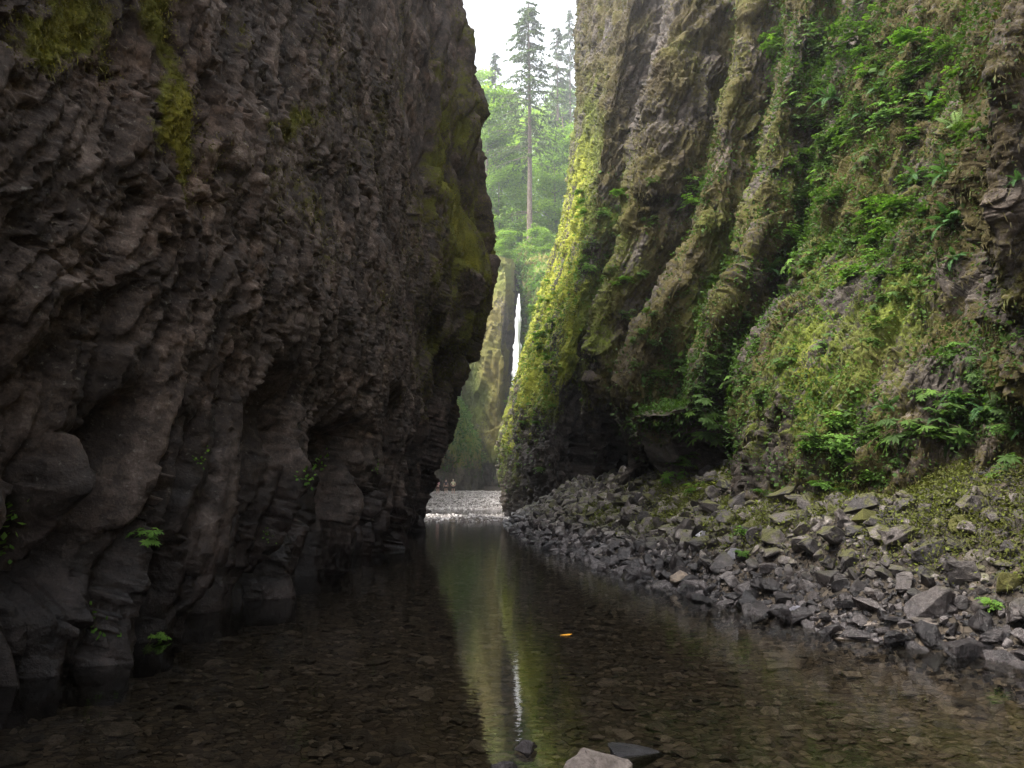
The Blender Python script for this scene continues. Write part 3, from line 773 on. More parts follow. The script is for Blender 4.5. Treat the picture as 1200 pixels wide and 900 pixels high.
# ------------------------------------------------------------------ rocks
def rock_mesh(seed, npts=16, flat=0.75, bev=0.05, sub=0, name='rock', mat=None):
    rs = np.random.default_rng(seed)
    bm = bmesh.new()
    for p in rs.standard_normal((npts, 3)):
        p = p / np.linalg.norm(p) * rs.uniform(0.75, 1.0)
        bm.verts.new((p[0] * 0.5, p[1] * 0.40, p[2] * 0.5 * flat))
    r = bmesh.ops.convex_hull(bm, input=bm.verts[:])
    bmesh.ops.delete(bm, geom=list({g for g in r['geom_interior'] + r['geom_unused'] if isinstance(g, bmesh.types.BMVert)}), context='VERTS')
    bmesh.ops.dissolve_limit(bm, angle_limit=R(14), verts=bm.verts[:], edges=bm.edges[:])
    if bev: bmesh.ops.bevel(bm, geom=bm.edges[:] + bm.verts[:], offset=bev * 0.5, segments=2 if sub else 1, affect='EDGES', profile=0.6)
    bmesh.ops.triangulate(bm, faces=bm.faces[:])
    if sub:
        bmesh.ops.subdivide_edges(bm, edges=bm.edges[:], cuts=sub, use_grid_fill=True)
        bm.verts.ensure_lookup_table()
        co = np.array([v.co for v in bm.verts])
        d = 0.05 * fbm(co * 4 + seed, 4, seed % 97) + 0.045 * facets(co * 5 + seed, seed % 89, 1.0)[0]
        for v, k in zip(bm.verts, d): v.co *= 1 + k * 2.2
    me = bpy.data.meshes.new(name); bm.to_mesh(me); bm.free()
    me.polygons.foreach_set('use_smooth', [False] * len(me.polygons))
    at = me.attributes.new('tone', 'FLOAT', 'POINT'); at.data.foreach_set('value', np.full(len(me.vertices), 0.5, dtype=np.float32))
    me.materials.append(mat or M_rock)
    return me
def stone_arrays(seed, npts=11, flat=0.6, bev=0.0):
    me = rock_mesh(seed, npts, flat, bev)
    v = np.zeros(len(me.vertices) * 3, dtype=np.float32); me.vertices.foreach_get('co', v)
    f = np.array([tuple(p.vertices) for p in me.polygons])
    bpy.data.meshes.remove(me)
    return v.reshape(-1, 3), f
def rots(n, tiltmax):
    out = []
    for _ in range(n):
        out.append(np.array(Euler((random.gauss(0, tiltmax), random.gauss(0, tiltmax), random.uniform(0, 6.283))).to_matrix()))
    return out
def stone_field(name, label, cat, pos, size, mat, flat, tilt, nproto=9, npts=11, bev=0.0):
    protos = [stone_arrays(900 + k, npts, flat, bev) for k in range(nproto)]
    Rm = rots(240, tilt)
    parts = []
    for p, s in zip(pos, size):
        v, f = protos[random.randrange(nproto)]
        sc3 = np.array([random.uniform(.8, 1.3), random.uniform(.8, 1.2), random.uniform(.75, 1.1)]) * s
        parts.append(((v * sc3) @ Rm[random.randrange(240)].T + p, f, np.full(len(v), random.random())))
    v, f, t = join(parts)
    o = mesh_np(name, v, f, mat, smooth=False, attrs={'tone': t})
    tag(o, label, cat, kind='stuff')
    return o

rock_protos = [rock_mesh(100 + k, random.choice([10, 12, 14, 18]), random.choice([.6, .75, .9]), 0.05, 2) for k in range(16)]
taken = []
def lay_rock(p, s, me=None, name='rock', label=None, group=None, mat=None, rot=None, scl=None):
    o = bpy.data.objects.new(name, me or random.choice(rock_protos))
    COL.objects.link(o)
    o.location = p
    o.rotation_euler = rot or (random.gauss(0, .35), random.gauss(0, .35), random.uniform(0, 6.28))
    q = scl or (random.uniform(.85, 1.25), random.uniform(.8, 1.2), random.uniform(.7, 1.05))
    o.scale = [s * k for k in q]
    if mat:
        o.data = o.data.copy(); o.data.materials[0] = mat
    tag(o, label, 'rock', group)
    taken.append((p[0], p[1], s))
    return o
def on_ground(px, py, lift=0.0):
    d = ray(px, py); o = Vector((0, 0, EYE))
    t, prev = 2.0, None
    while t < 80:
        q = o + d * t
        if q.z < max(float(ground_z(np.array([q.x]), np.array([q.y]))[0]), -0.05 if lift else -1) + lift: break
        t += 0.03
    return q
# the stones one can single out (photo px of the middle, width in photo px)
special = [
    (1010, 692, 46, M_rock, 'rounded grey boulder sitting highest beside the mossy clump near the water', (1.2, .9, .75), (0.1, 0.1, .3)),
    (1000, 712, 60, M_rock, 'long low grey boulder lying in front of the rounded one at the shore', (1.5, .8, .55), (0, .1, .1)),
    (938, 718, 26, M_rock_pale, 'small pale wet block standing at the waterline', (.9, .8, .9), (.1, .1, .5)),
    (862, 652, 44, M_rock_pale, 'shiny pale wet boulder in the middle of the rock bank', (1.2, .9, .7), (.25, -.2, .4)),
    (824, 626, 20, M_rock_pale, 'small white glinting stone halfway up the rock bank', (1, .8, .7), (.4, .1, .2)),
    (799, 682, 40, M_rock_orange, 'rust and tan coloured boulder at the edge of the water', (1.1, .9, .85), (.1, .3, .8)),
    (1152, 655, 74, M_rock_tan, 'tan flat-topped slab jutting out below the moss on the right', (1.5, .9, .45), (.05, -.12, .1)),
    (1190, 690, 66, M_rock_moss, 'large moss covered boulder with a bright fern before it at the right edge', (1.0, 1.0, 1.0), (0, .1, .3)),
    (1128, 620, 50, M_rock_moss, 'mossy boulder lying just above the tan slab', (1.1, .9, .8), (0, 0, .6)),
    (1020, 610, 50, M_rock_moss, 'green mossy hump at the foot of the fern slope', (1.2, .9, .8), (0, .1, .2)),
    (840, 600, 46, M_rock, 'dark angular boulder near the top of the bank, leaning to the left', (1.2, .8, .9), (.3, .5, .3)),
    (775, 615, 34, M_rock, 'brown angular rock halfway up beneath the dark hollow', (1, .9, .9), (.2, .3, 1.1)),
    (860, 690, 40, M_rock, 'dark upright block with streaked face just above the waterline', (.9, .8, 1.1), (.1, .1, .9)),
    (1052, 728, 50, M_rock, 'flat grey stone lying right at the waterline on the right', (1.4, .9, .45), (0, .1, .3)),
    (1030, 700, 34, M_rock, 'reddish grey conical rock between boulder and waterline', (.8, .8, 1.1), (.1, .1, 1.7)),
    (700, 640, 26, M_rock, 'dark grey boulder where the bank narrows along the pool', (1.2, .9, .8), (.1, .2, .4)),
    (905, 668, 44, M_rock, 'broad dark boulder behind the shore stones in mid bank', (1.3, .9, .8), (.2, .1, .2)),
    (948, 690, 40, M_rock, 'dark square boulder left of the rounded grey boulder', (1.1, .9, .9), (.1, .1, .15)),
    (880, 607, 34, M_rock_tan, 'pale brown stone among the leaves at the top of the bank', (1.1, .9, .7), (.2, .1, .6)),
    (905, 610, 30, M_rock, 'grey block beside the leafy sprigs high on the bank', (1, .9, .9), (.2, .3, .2)),
]
for px, py, wpx, mt, lab, scl, rot in special:
    q = on_ground(px, py + 4)
    s = wpx / FPX * q.y / max(scl[0], .9)
    lay_rock((q.x, q.y + 0.2 * s, q.z + 0.16 * s), s, None, 'boulder', lab, None, mt if mt is not M_rock else None, rot, scl)
# rock at the foot of the lit buttress and one by the far left wall
q = G(608, 606); lay_rock((q.x, q.y, 0.35), 2.6, None, 'boulder', 'moss topped boulder at the foot of the bright mossy buttress', None, M_rock_moss, (0, .1, .4), (1.3, 1, .7))
q = G(497, 603); lay_rock((q.x, q.y, 0.25), 1.1, None, 'boulder', 'dark boulder at the tip of the left wall where the gravel starts', None, None, (0, .2, .4), (1.1, 1, .9))
# foreground stones
def fg(px, py, wpx, hgt, mt, lab, scl, rot, seed):
    me = rock_mesh(seed, 14, 0.9, 0.05, 3)
    q = G(px, py, 0.02)
    s = wpx / FPX * q.y / scl[0] * 1.02
    lay_rock((q.x, q.y, hgt), s, me, 'stone', lab, None, mt, rot, scl)
fg(699, 903, 98, 0.0, M_rock_dry, 'pale tan stone with a ridge, nearest at the bottom of the picture', (1.1, .9, .85), (0.1, .15, .3), 501)
fg(738, 878, 80, 0.0, M_rock_black, 'black rough wet stone just behind the pale tan stone', (1.3, .8, .62), (0, 0, .1), 502)
fg(618, 876, 30, 0.02, M_rock, 'small round brown stone poking out of the water, behind the others', (1, .9, .8), (0, 0, .2), 503)
fg(590, 901, 42, -0.01, M_rock, 'grey pointed stone at the lower left of the foreground stones', (1, .9, 1.0), (0, .4, .2), 504)
fg(617, 906, 46, -0.03, M_rock, 'low grey stone beside the pointed one at the picture bottom', (1.3, .9, .6), (0, .1, .9), 505)

# loose talus of the right bank
short = ['rounded grey boulder', 'long low grey boulder', 'small pale wet block', 'shiny pale wet boulder', 'small white glinting stone', 'rust coloured boulder', 'tan flat-topped slab', 'right edge mossy boulder', 'slab-side mossy boulder', 'green mossy hump', 'left-leaning dark boulder', 'brown angular rock', 'streaked upright block', 'flat grey waterline stone', 'reddish conical rock', 'bank narrows boulder', 'broad dark boulder', 'dark square boulder', 'pale brown stone', 'grey block by the sprigs']
rock_anchor = [(sp[0], sp[1], nm_) for sp, nm_ in zip(special, short)] + [(608, 606, 'moss topped boulder')]
def near_label(noun, px, py, sizeword, anchors):
    lab0 = None
    for d2, ax, ay, nm_ in sorted(((px - a) ** 2 + (py - b) ** 2, a, b, c) for a, b, c in anchors)[:4]:
        lab = _near(noun, px, py, sizeword, d2, ax, ay, nm_)
        lab0 = lab0 or lab
        if lab not in used_labels: break
    else: lab = lab0
    used_labels.add(lab)
    return lab
used_labels = set()
def _near(noun, px, py, sizeword, d2, ax, ay, nm_):
    dx, dy = px - ax, py - ay
    vert = 'above' if dy < 0 else 'below'; side = 'left' if dx < 0 else 'right'
    if abs(dx) > 2.2 * abs(dy): w = side + ' of'
    elif abs(dy) > 2.2 * abs(dx): w = vert
    else: w = vert + ' and ' + side + ' of'
    dist = 'close' if d2 < 34 ** 2 else 'a little' if d2 < 65 ** 2 else 'far'
    return f'{sizeword} {noun} {dist} {w} the {nm_}'
cand = []
for _ in range(20000):
    Y = 5.5 + 38 * random.random() ** 1.5
    xs_ = float(np.interp(Y, SY, SX))
    d = random.uniform(-0.35, 2.0 if Y < 16 else 3.2)
    s = min(0.52, 0.082 * math.exp(0.70 * random.gauss(0, 1)) * (Y / 10) ** 0.5 + 0.06)
    cand.append((xs_ + d, Y, s, d))
P_ = np.array(cand)
gz = ground_z(P_[:, 0], P_[:, 1])
order = sorted(range(len(cand)), key=lambda k: -cand[k][2] / cand[k][1])
cell, keep = {}, []
for x_, y_, s_ in taken: cell.setdefault((int(x_ * 2), int(y_ * 2)), []).append((x_, y_, s_))
for k in order:
    x_, y_, s_, d_ = cand[k]
    key = (int(x_ * 2), int(y_ * 2)); ok = True
    for a in (-1, 0, 1):
        for b in (-1, 0, 1):
            for (u_, v_, w_) in cell.get((key[0] + a, key[1] + b), ()):
                if (u_ - x_) ** 2 + (v_ - y_) ** 2 < (0.28 * (w_ + s_)) ** 2: ok = False; break
            if not ok: break
        if not ok: break
    if ok:
        cell.setdefault(key, []).append((x_, y_, s_)); keep.append(k)
zone_lab = {
    (0, 0): ('angular dark stone lying at the waterline on the near right shore', 'stones along the near waterline'),
    (0, 1): ('angular grey stone in the middle of the near rock bank', 'stones of the near rock bank'),
    (0, 2): ('stone half under moss high on the near rock bank', 'mossy stones high on the near bank'),
    (1, 0): ('dark wet stone at the waterline halfway along the pool', 'stones along the waterline halfway up the pool'),
    (1, 1): ('broken grey stone on the bank below the dark hollow', 'stones below the dark hollow'),
    (1, 2): ('brown stone high on the bank at the mouth of the dark hollow', 'stones at the mouth of the dark hollow'),
    (2, 0): ('small looking dark stone at the far end of the rock bank by the water', 'stones at the far waterline'),
    (2, 1): ('small looking dark rock at the far end of the bank under the lit buttress', 'rocks under the lit buttress'),
    (2, 2): ('small looking dark rock at the far end of the bank under the lit buttress', 'rocks under the lit buttress')}
nind = 0; restp, rests = [], []
for k in keep:
    x_, y_, s_, d_ = cand[k]
    a, b, _ = proj(np.array([[x_, y_, gz[k]]]))
    if nind < 270 and 590 < a[0] < 1205 and b[0] < 800:
        lab, grp = zone_lab[(0 if y_ < 12 else 1 if y_ < 21 else 2, 0 if d_ < 0.45 else 1 if d_ < 1.3 else 2)]
        wpx_ = s_ * 1.15 * FPX / y_
        lab = near_label(('far ' if y_ > 21 else '') + {0: 'shore rock', 1: 'rock', 2: 'upper rock'}[0 if d_ < 0.45 else 1 if d_ < 1.3 else 2], a[0], b[0], 'large' if wpx_ > 36 else 'mid-sized' if wpx_ > 22 else 'small', rock_anchor)
        lay_rock((x_, y_, gz[k] + 0.12 * s_), s_ * 1.15, None, 'rock', lab, grp)
        nind += 1
    else:
        restp.append((x_, y_, gz[k] + 0.1 * s_)); rests.append(s_ * 1.1)
stone_field('scree', 'small broken grey stones filling the bank between the boulders', 'scree', restp, rests, M_rock, 0.75, 0.5, 14, 13, 0.05)
n = 22000
Yq = 5.5 + 36 * rng.random(n) ** 1.4; Xq = np.interp(Yq, SY, SX) + rng.uniform(-0.6, 2.6, n)
Zq = ground_z(Xq, Yq)
stone_field('rubble', 'fine dark rubble and pebbles covering the right bank', 'rubble', np.stack([Xq, Yq, Zq + .01], 1), rng.uniform(0.035, 0.13, n) * (Yq / 10) ** .4, M_rock, 0.7, 0.6, 8, 9)
# cobbles under the clear water
n = 9000
Yq = 3.8 + 24 * rng.random(n) ** 1.6; Xq = -4.2 + rng.random(n) * (np.interp(Yq, SY, SX) + 4.4)
Zq = ground_z(Xq, Yq)
stone_field('riverbed_pebbles', 'brown cobbles and pebbles lying under the clear shallow water', 'pebbles', np.stack([Xq, Yq, Zq + .01], 1), np.clip(np.exp(0.6 * rng.standard_normal(n)) * 0.082, 0.02, 0.34), M_pebble, 0.35, 0.08, 10, 14)
# pale gravel bars upstream
n = 15000
Yq = np.concatenate([rng.uniform(42.5, 58, 4500), rng.uniform(74, 108, n - 4500)])
Xq = rng.uniform(-11, 3.5, n)
Zq = ground_z(Xq, Yq)
k_ = Zq > -0.06
stone_field('gravel_bar', 'pale grey stones of the gravel bars beyond the pool', 'gravel', np.stack([Xq, Yq, Zq + .02], 1)[k_], (np.exp(0.4 * rng.standard_normal(n)) * 0.17)[k_], M_gravel, 0.6, 0.3, 8, 9)

# ------------------------------------------------------------------ plants
def frond(length=1.0, droop=0.5, npair=24, wid=0.13, seed=0):
    rs = np.random.default_rng(seed)
    t = np.linspace(0, 1, npair + 4)
    path = np.stack([0.03 * np.sin(3 * t + seed), length * (t * (1 - 0.12 * t)), length * (0.42 * t - droop * 1.0 * t * t)], 1)
    tan = unit(np.gradient(path, axis=0))
    parts = [tube(path[::3], 0.006 * length, 0.002 * length, 3)]
    C, D, U, Ls = [], [], [], []
    for k in range(3, len(t)):
        w = wid * length * (math.sin(math.pi * min(1, (t[k] * 0.86 + 0.13))) ** 0.7) + 0.008
        for s in (-1, 1):
            side = np.array([s, 0, 0]) + tan[k] * 0.35 + np.array([0, 0, -0.18])
            C.append(path[k]); D.append(side + 0.07 * rs.standard_normal(3)); U.append(np.cross(np.array([1.0, 0, 0]), tan[k]) + 0.1 * rs.standard_normal(3)); Ls.append(w * rs.uniform(.88, 1.08))
    Ls = np.array(Ls)
    v, f = kites(np.array(C), np.array(D), np.array(U), Ls, length * 0.5 / npair * 0.92, 0.3)
    parts.append((v, f, np.repeat(np.clip(0.5 + 0.12 * rs.standard_normal(len(C)), 0, 1), 4)))
    return join(parts)
def leaf_spray(origin, d, size, nl, rs, flatness=0.8, narrow=0.34):
    """a compound leaf: a stalk with paired leaflets"""
    d = d / np.linalg.norm(d); up = np.array([0, 0, 1.0])
    C, D, U, Ls = [], [], [], []
    side = np.cross(d, up); side /= max(np.linalg.norm(side), 1e-6)
    for k in range(nl):
        t = 0.25 + 0.75 * k / max(nl - 1, 1)
        c = origin + d * size * t + np.array([0, 0, -0.18 * size * t * t])
        for s in (-1, 1):
            C.append(c); D.append(side * s + d * 0.55 + np.array([0, 0, -.25]) + .15 * rs.standard_normal(3)); U.append(up * flatness + .25 * rs.standard_normal(3)); Ls.append(size * rs.uniform(.36, .5) * (1.05 - 0.45 * abs(t - .55)))
    C.append(origin + d * size + np.array([0, 0, -.18 * size])); D.append(d + np.array([0, 0, -.3])); U.append(up); Ls.append(size * .5)
    Ls = np.array(Ls)
    return kites(np.array(C), np.array(D), np.array(U), Ls, Ls * narrow)
def shrub_arrays(seed, nstem=8, nleaf=7, narrow=0.34, droop=0.5):
    rs = np.random.default_rng(seed)
    stems, lv = [], []
    for k in range(nstem):
        a = rs.uniform(-1.25, 1.25)
        ln = rs.uniform(.45, 1.0) * .75
        t = np.linspace(0, 1, 9)
        hd = np.array([math.sin(a), math.cos(a) * .8 + .15, 0])
        upk = rs.uniform(-.1, .95)
        path = hd[None] * (t * ln)[:, None] + np.stack([0 * t, 0 * t, ln * (upk * t - droop * t * t)], 1)
        stems.append(tube(path, .012, .004, 4))
        for q in range(nleaf):
            tt = 0.3 + .7 * q / (nleaf - 1)
            i = min(8, int(tt * 8))
            tang = path[min(i + 1, 8)] - path[max(i - 1, 0)]
            tang /= np.linalg.norm(tang)
            s = (-1) ** q
            d = tang * .6 + s * .8 * np.cross(tang, [0, 0, 1]) + .2 * rs.standard_normal(3)
            d[2] = d[2] * .4 - .05
            v, f = leaf_spray(path[i], d, rs.uniform(.16, .27), rs.integers(3, 5), rs, narrow=narrow)
            tone = np.clip(0.45 + .18 * rs.standard_normal() + .25 * (path[i][2]), 0, 1)
            lv.append((v, f, np.full(len(v), tone) + np.repeat(.08 * rs.standard_normal(len(v) // 4), 4)))
    return join(stems), join(lv)
def rosette_arrays(seed, nst=11, nl=9):
    """stalks ending in a star of long drooping leaflets"""
    rs = np.random.default_rng(seed)
    stems, lv = [], []
    for k in range(nst):
        a = rs.uniform(-1.4, 1.4); el = rs.uniform(-.5, .9); ln = rs.uniform(.2, .6)
        d = np.array([math.sin(a) * math.cos(el), math.cos(a) * math.cos(el), math.sin(el)])
        t = np.linspace(0, 1, 6)[:, None]
        path = d * t * ln + np.array([0, 0, -.15]) * t * t
        stems.append(tube(path, .008, .004, 4))
        tip = path[-1]
        n1 = unit(d * .7 + np.array([0, 0, .8]))
        s1 = unit(np.cross(n1, [0.1, .2, 1.0])); s2 = np.cross(n1, s1)
        an = np.linspace(0, 2 * math.pi, nl, endpoint=False) + rs.uniform(0, 1)
        D = s1[None] * np.cos(an)[:, None] + s2[None] * np.sin(an)[:, None] + np.array([0, 0, -.35]) + .12 * rs.standard_normal((nl, 3))
        Ls = rs.uniform(.15, .23, nl) * (1 - .25 * (D[:, 2] > .2))
        v, f = kites(np.repeat(tip[None], nl, 0), D, np.repeat(n1[None], nl, 0), Ls, Ls * .15, .5)
        lv.append((v, f, np.full(len(v), np.clip(.5 + .2 * rs.standard_normal(), 0, 1))))
    return join(stems), join(lv)
def herb_arrays(seed, n=26):
    rs = np.random.default_rng(seed)
    C = rs.standard_normal((n, 3)) * np.array([.22, .10, .25]) + np.array([0, .15, -.05])
    stems = [tube(np.array([[0, 0, 0], c * .6 + [0, .03, .05], c]), .006, .003, 3) for c in C]
    D = C + .3 * rs.standard_normal((n, 3)); U = np.array([0, .5, .9]) + .35 * rs.standard_normal((n, 3))
    Ls = rs.uniform(.13, .24, n)
    v, f = kites(C, D, U, Ls, Ls * .36, .5)
    return join(stems), (v, f, np.repeat(np.clip(.5 + .22 * rs.standard_normal(n), 0, 1), 4))

def make_plant(name, stems, leaves, lmat):
    root = bpy.data.objects.new(name, None)
    a = mesh_np('stem', *stems[:2], M_stem, True, link=False, parent=root, attrs={'tone': stems[2]})
    b = mesh_np('foliage', *leaves[:2], lmat, False, link=False, parent=root, attrs={'tone': np.clip(leaves[2], 0, 1)})
    return root, [a, b]
protos = {}
for k in range(4): protos['shrub', k] = make_plant('leafy_shrub', *shrub_arrays(20 + k), M_leaf)
for k in range(3): protos['bright', k] = make_plant('leafy_shrub', *shrub_arrays(40 + k, 9, 7), M_leaf_bright)
for k in range(3): protos['star', k] = make_plant('drooping_shrub', *rosette_arrays(60 + k), M_leaf)
for k in range(2): protos['starb', k] = make_plant('drooping_shrub', *rosette_arrays(66 + k, 13), M_leaf_bright)
for k in range(3): protos['herb', k] = make_plant('wall_herb', *herb_arrays(80 + k), M_leaf_bright)
def fern_proto(mat, seed, n):
    root = bpy.data.objects.new('fern', None); ch = []
    ms = [mesh_np('frond', *frond(1, dr, 22, .15, seed + q)[:2], mat, False, link=False, attrs={'tone': np.full(10, .5)} if False else None).data for q, dr in enumerate((.35, .55, .8))]
    rs = random.Random(seed)
    for q in range(n):
        o = bpy.data.objects.new('frond', ms[q % 3]); o.parent = root
        o.rotation_euler = (rs.uniform(-.35, .55), rs.uniform(-.3, .3), -1.25 + 2.5 * (q + .5) / n + rs.uniform(-.1, .1))
        s = rs.uniform(.7, 1.05); o.scale = (s, s, s)
        ch.append(o)
    return root, ch
for k in range(2): protos['fern', k] = fern_proto(M_fern, 100 + 10 * k, 9)
protos['pfern', 0] = fern_proto(M_fern_pale, 140, 5)
for key, (r_, ch_) in protos.items():
    if 'fern' in key[0]:
        for o in ch_:
            if 'tone' not in o.data.attributes:
                at = o.data.attributes.new('tone', 'FLOAT', 'POINT')
                at.data.foreach_set('value', np.clip(.5 + .15 * np.random.default_rng(1).standard_normal(len(o.data.vertices)), 0, 1).astype(np.float32))
def put(kind, loc, size, yaw, label, group=None, tilt=0.0):
    ks = [k for k in protos if k[0] == kind]
    src, ch = protos[random.choice(ks)]
    r = src.copy(); COL.objects.link(r)
    r.location = loc; r.rotation_euler = (tilt, random.uniform(-.15, .15), yaw); r.scale = (size,) * 3
    tag(r, label, {'fern': 'fern', 'pfern': 'fern', 'herb': 'plant'}.get(kind, 'shrub'), group)
    for c in ch:
        o = c.copy(); COL.objects.link(o); o.parent = r
    return r
bpy.context.view_layer.update()
dg = bpy.context.evaluated_depsgraph_get()
def hit(px, py):
    d = ray(px, py).normalized(); o = Vector((0, 0, EYE))
    for _ in range(12):
        ok, loc, nn, _i, ob, _m = SC.ray_cast(dg, o, d, distance=400)
        if not ok: return None
        if ob.name.startswith(('moss', 'leafy', 'far_f', 'far_c', 'water')) and ob.name != 'far_column_cliff':
            o = loc + d * .01; continue
        if nn.dot(d) > 0: nn = -nn
        return loc, nn
    return None
def plant(kind, px, py, wpx, label, group=None):
    """root the plant on the rock at the middle of where it shows; wpx is its width in the photograph"""
    h = hit(px, py)
    if h is None: return
    loc, nn = h
    size = wpx / FPX * loc.y / {'fern': 1.5, 'pfern': 1.6, 'shrub': 1.3, 'bright': 1.3, 'star': .95, 'starb': .95, 'herb': .75}[kind]
    n2 = Vector((nn.x, nn.y, 0)) + Vector((-loc.x, -loc.y, 0)).normalized() * .8
    yaw = math.atan2(n2.y, n2.x) - math.pi / 2
    put(kind, loc - nn * .03, size, yaw + random.uniform(-.4, .4), label, group, random.uniform(-.35, .35))
named = [
    ('pfern', 1122, 150, 62, 'pale silvery fern arching beside the brown rock column'),
    ('fern', 1118, 262, 66, 'large green fern on the right wall below the pale fern'),
    ('fern', 1112, 205, 58, 'green fern directly under the silvery fern'),
    ('fern', 1158, 478, 62, 'broad fern low on the right near the picture edge'),
    ('fern', 900, 322, 48, 'dark fern overhanging the shadowed gully in mid wall'),
    ('star', 938, 305, 46, 'drooping dark shrub right of the dark fern in mid wall'),
    ('starb', 788, 545, 44, 'bright drooping plant alone before the dark hollow'),
    ('star', 832, 500, 66, 'drooping shrub hanging over the right end of the dark hollow'),
    ('star', 822, 478, 50, 'drooping shrub just above the one over the dark hollow'),
    ('star', 868, 445, 46, 'drooping shrub on the gully edge above the hollow'),
    ('star', 738, 495, 24, 'small drooping plant at the left end of the dark hollow'),
    ('star', 1052, 500, 64, 'drooping shrub at the foot of the moss mound'),
    ('bright', 1000, 512, 62, 'bright leafy shrub spilling over the foot of the moss mound'),
    ('bright', 962, 522, 50, 'bright feathery shrub left of the moss mound foot'),
    ('star', 1098, 498, 70, 'large drooping shrub in the middle of the lower right thicket'),
    ('starb', 1125, 408, 48, 'bright drooping shrub above the lower right thicket'),
    ('star', 1145, 430, 46, 'drooping shrub against the brown rock above the thicket'),
    ('star', 1180, 545, 60, 'drooping shrub at the lower right picture edge'),
    ('bright', 1165, 700, 34, 'bright fern-like sprig in front of the mossy boulder at the right edge'),
    ('bright', 1040, 270, 62, 'bright green shrub in the centre of the upper right growth'),
    ('bright', 1052, 240, 50, 'bright shrub just above the brightest one'),
    ('bright', 1005, 318, 62, 'light green shrub on the ridge crest above the moss mound'),
    ('bright', 1085, 75, 70, 'bright layered shrub high on the right wall'),
    ('bright', 1070, 50, 60, 'bright layered shrub at the upper right near the picture top'),
    ('shrub', 1010, 40, 76, 'feathery shrub high up left of the layered shrubs'),
    ('shrub', 960, 62, 80, 'long leafy branch hanging left at the top of the wall'),
    ('bright', 1048, 128, 60, 'bright shrub left of the silvery fern'),
    ('shrub', 990, 150, 60, 'dull green shrub in the upper middle of the growth'),
    ('shrub', 960, 140, 50, 'dark leafed shrub left of the upper growth'),
    ('bright', 818, 222, 46, 'bright leafed shrub in the gully beside the brown ridge'),
    ('bright', 808, 240, 34, 'small bright shrub below the one in the gully'),
    ('shrub', 772, 440, 36, 'leafy shrub on the ridge above the dark hollow'),
    ('shrub', 785, 470, 34, 'leafy shrub hanging at the lip of the dark hollow'),
    ('bright', 872, 622, 30, 'leafy light green sprig growing between stones high on the bank'),
    ('bright', 868, 645, 22, 'light green sprig hanging among the bank stones'),
    ('bright', 960, 568, 36, 'bright tuft where moss meets the stones'),
    ('bright', 815, 572, 28, 'light green leaves on top of the bank beneath the shrub'),
    ('bright', 895, 580, 26, 'light green sprig at the top of the stones'),
    ('starb', 172, 622, 42, 'bright green drooping plant growing alone on the dark left wall'),
    ('herb', 112, 728, 30, 'small round leaved plant low on the left wall'),
    ('starb', 178, 746, 30, 'thin drooping sprig near the water on the left wall'),
    ('herb', 8, 605, 36, 'leafy plant at the left picture edge'),
    ('herb', 6, 635, 28, 'lower leafy plant at the left picture edge'),
    ('herb', 361, 554, 20, 'small yellow green plant on the column right of the deep cleft'),
    ('herb', 376, 538, 16, 'tiny plant just above the yellow green one'),
    ('herb', 441, 547, 9, 'tiny bright plant far along the left wall'),
    ('herb', 315, 627, 12, 'tiny pale plant beside the deep cleft'),
    ('herb', 236, 536, 16, 'tiny pale plant on a ledge of the left wall'),
]
for k, a, b, w, lab in named: plant(k, a, b, w, lab)
# the rest of the undergrowth, by zone
zones = [
    (1060, 130, 85, 130, 44, 40, ('shrub', 'bright', 'shrub', 'star', 'fern'), 'one of the shrubs crowding the upper right wall beside the brown column', 'shrubs of the upper right wall'),
    (950, 130, 60, 120, 22, 36, ('shrub', 'shrub', 'star'), 'one of the dull shrubs on the high wall left of the bright growth', 'dull shrubs high on the wall'),
    (1000, 300, 70, 60, 22, 36, ('shrub', 'bright', 'star'), 'one of the shrubs on the slope above the moss mound', 'shrubs above the moss mound'),
    (890, 390, 40, 80, 12, 34, ('shrub', 'star'), 'one of the dark shrubs lining the shadowed gully', 'shrubs along the shadowed gully'),
    (820, 440, 40, 70, 24, 30, ('shrub', 'star', 'shrub'), 'one of the shrubs on the ridge above the dark hollow', 'shrubs above the dark hollow'),
    (1110, 490, 90, 45, 32, 42, ('shrub', 'star', 'bright', 'fern'), 'one of the shrubs making the thicket low on the right', 'shrubs of the lower right thicket'),
    (980, 545, 70, 25, 16, 26, ('shrub', 'bright'), 'one of the low tufts where the slope meets the stones', 'tufts at the top of the bank'),
    (700, 290, 25, 60, 14, 22, ('shrub', 'bright'), 'one of the small shrubs on the second buttress', 'shrubs on the second buttress'),
    (632, 380, 22, 110, 34, 16, ('bright', 'bright', 'shrub'), 'one of the bright tufts on the lit buttress edge', 'tufts on the lit buttress'),
    (760, 360, 40, 90, 14, 22, ('shrub',), 'one of the small shrubs scattered on the brown mossy buttress', 'shrubs of the brown buttress'),
]
plant_anchor = [(1122, 150, 'pale silvery fern'), (1118, 262, 'large green fern'), (1158, 478, 'broad low fern by the edge'), (900, 322, 'dark overhanging fern'), (788, 545, 'plant before the dark hollow'), (832, 500, 'shrub over the hollow end'),
    (868, 445, 'gully edge shrub'), (1000, 512, 'shrub at the mound foot'), (1125, 408, 'shrub above the lower thicket'), (1180, 545, 'lower right edge shrub'), (1040, 270, 'brightest shrub'), (1005, 318, 'ridge crest shrub'), (1085, 75, 'highest layered shrub'), (960, 62, 'long leafy branch'),
    (990, 150, 'dull upper shrub'), (818, 222, 'bright gully shrub'), (772, 440, 'shrub above the hollow'), (665, 250, 'bright mossy buttress middle'), (620, 430, 'bright mossy buttress foot'), (700, 330, 'fold between the lit buttresses')]
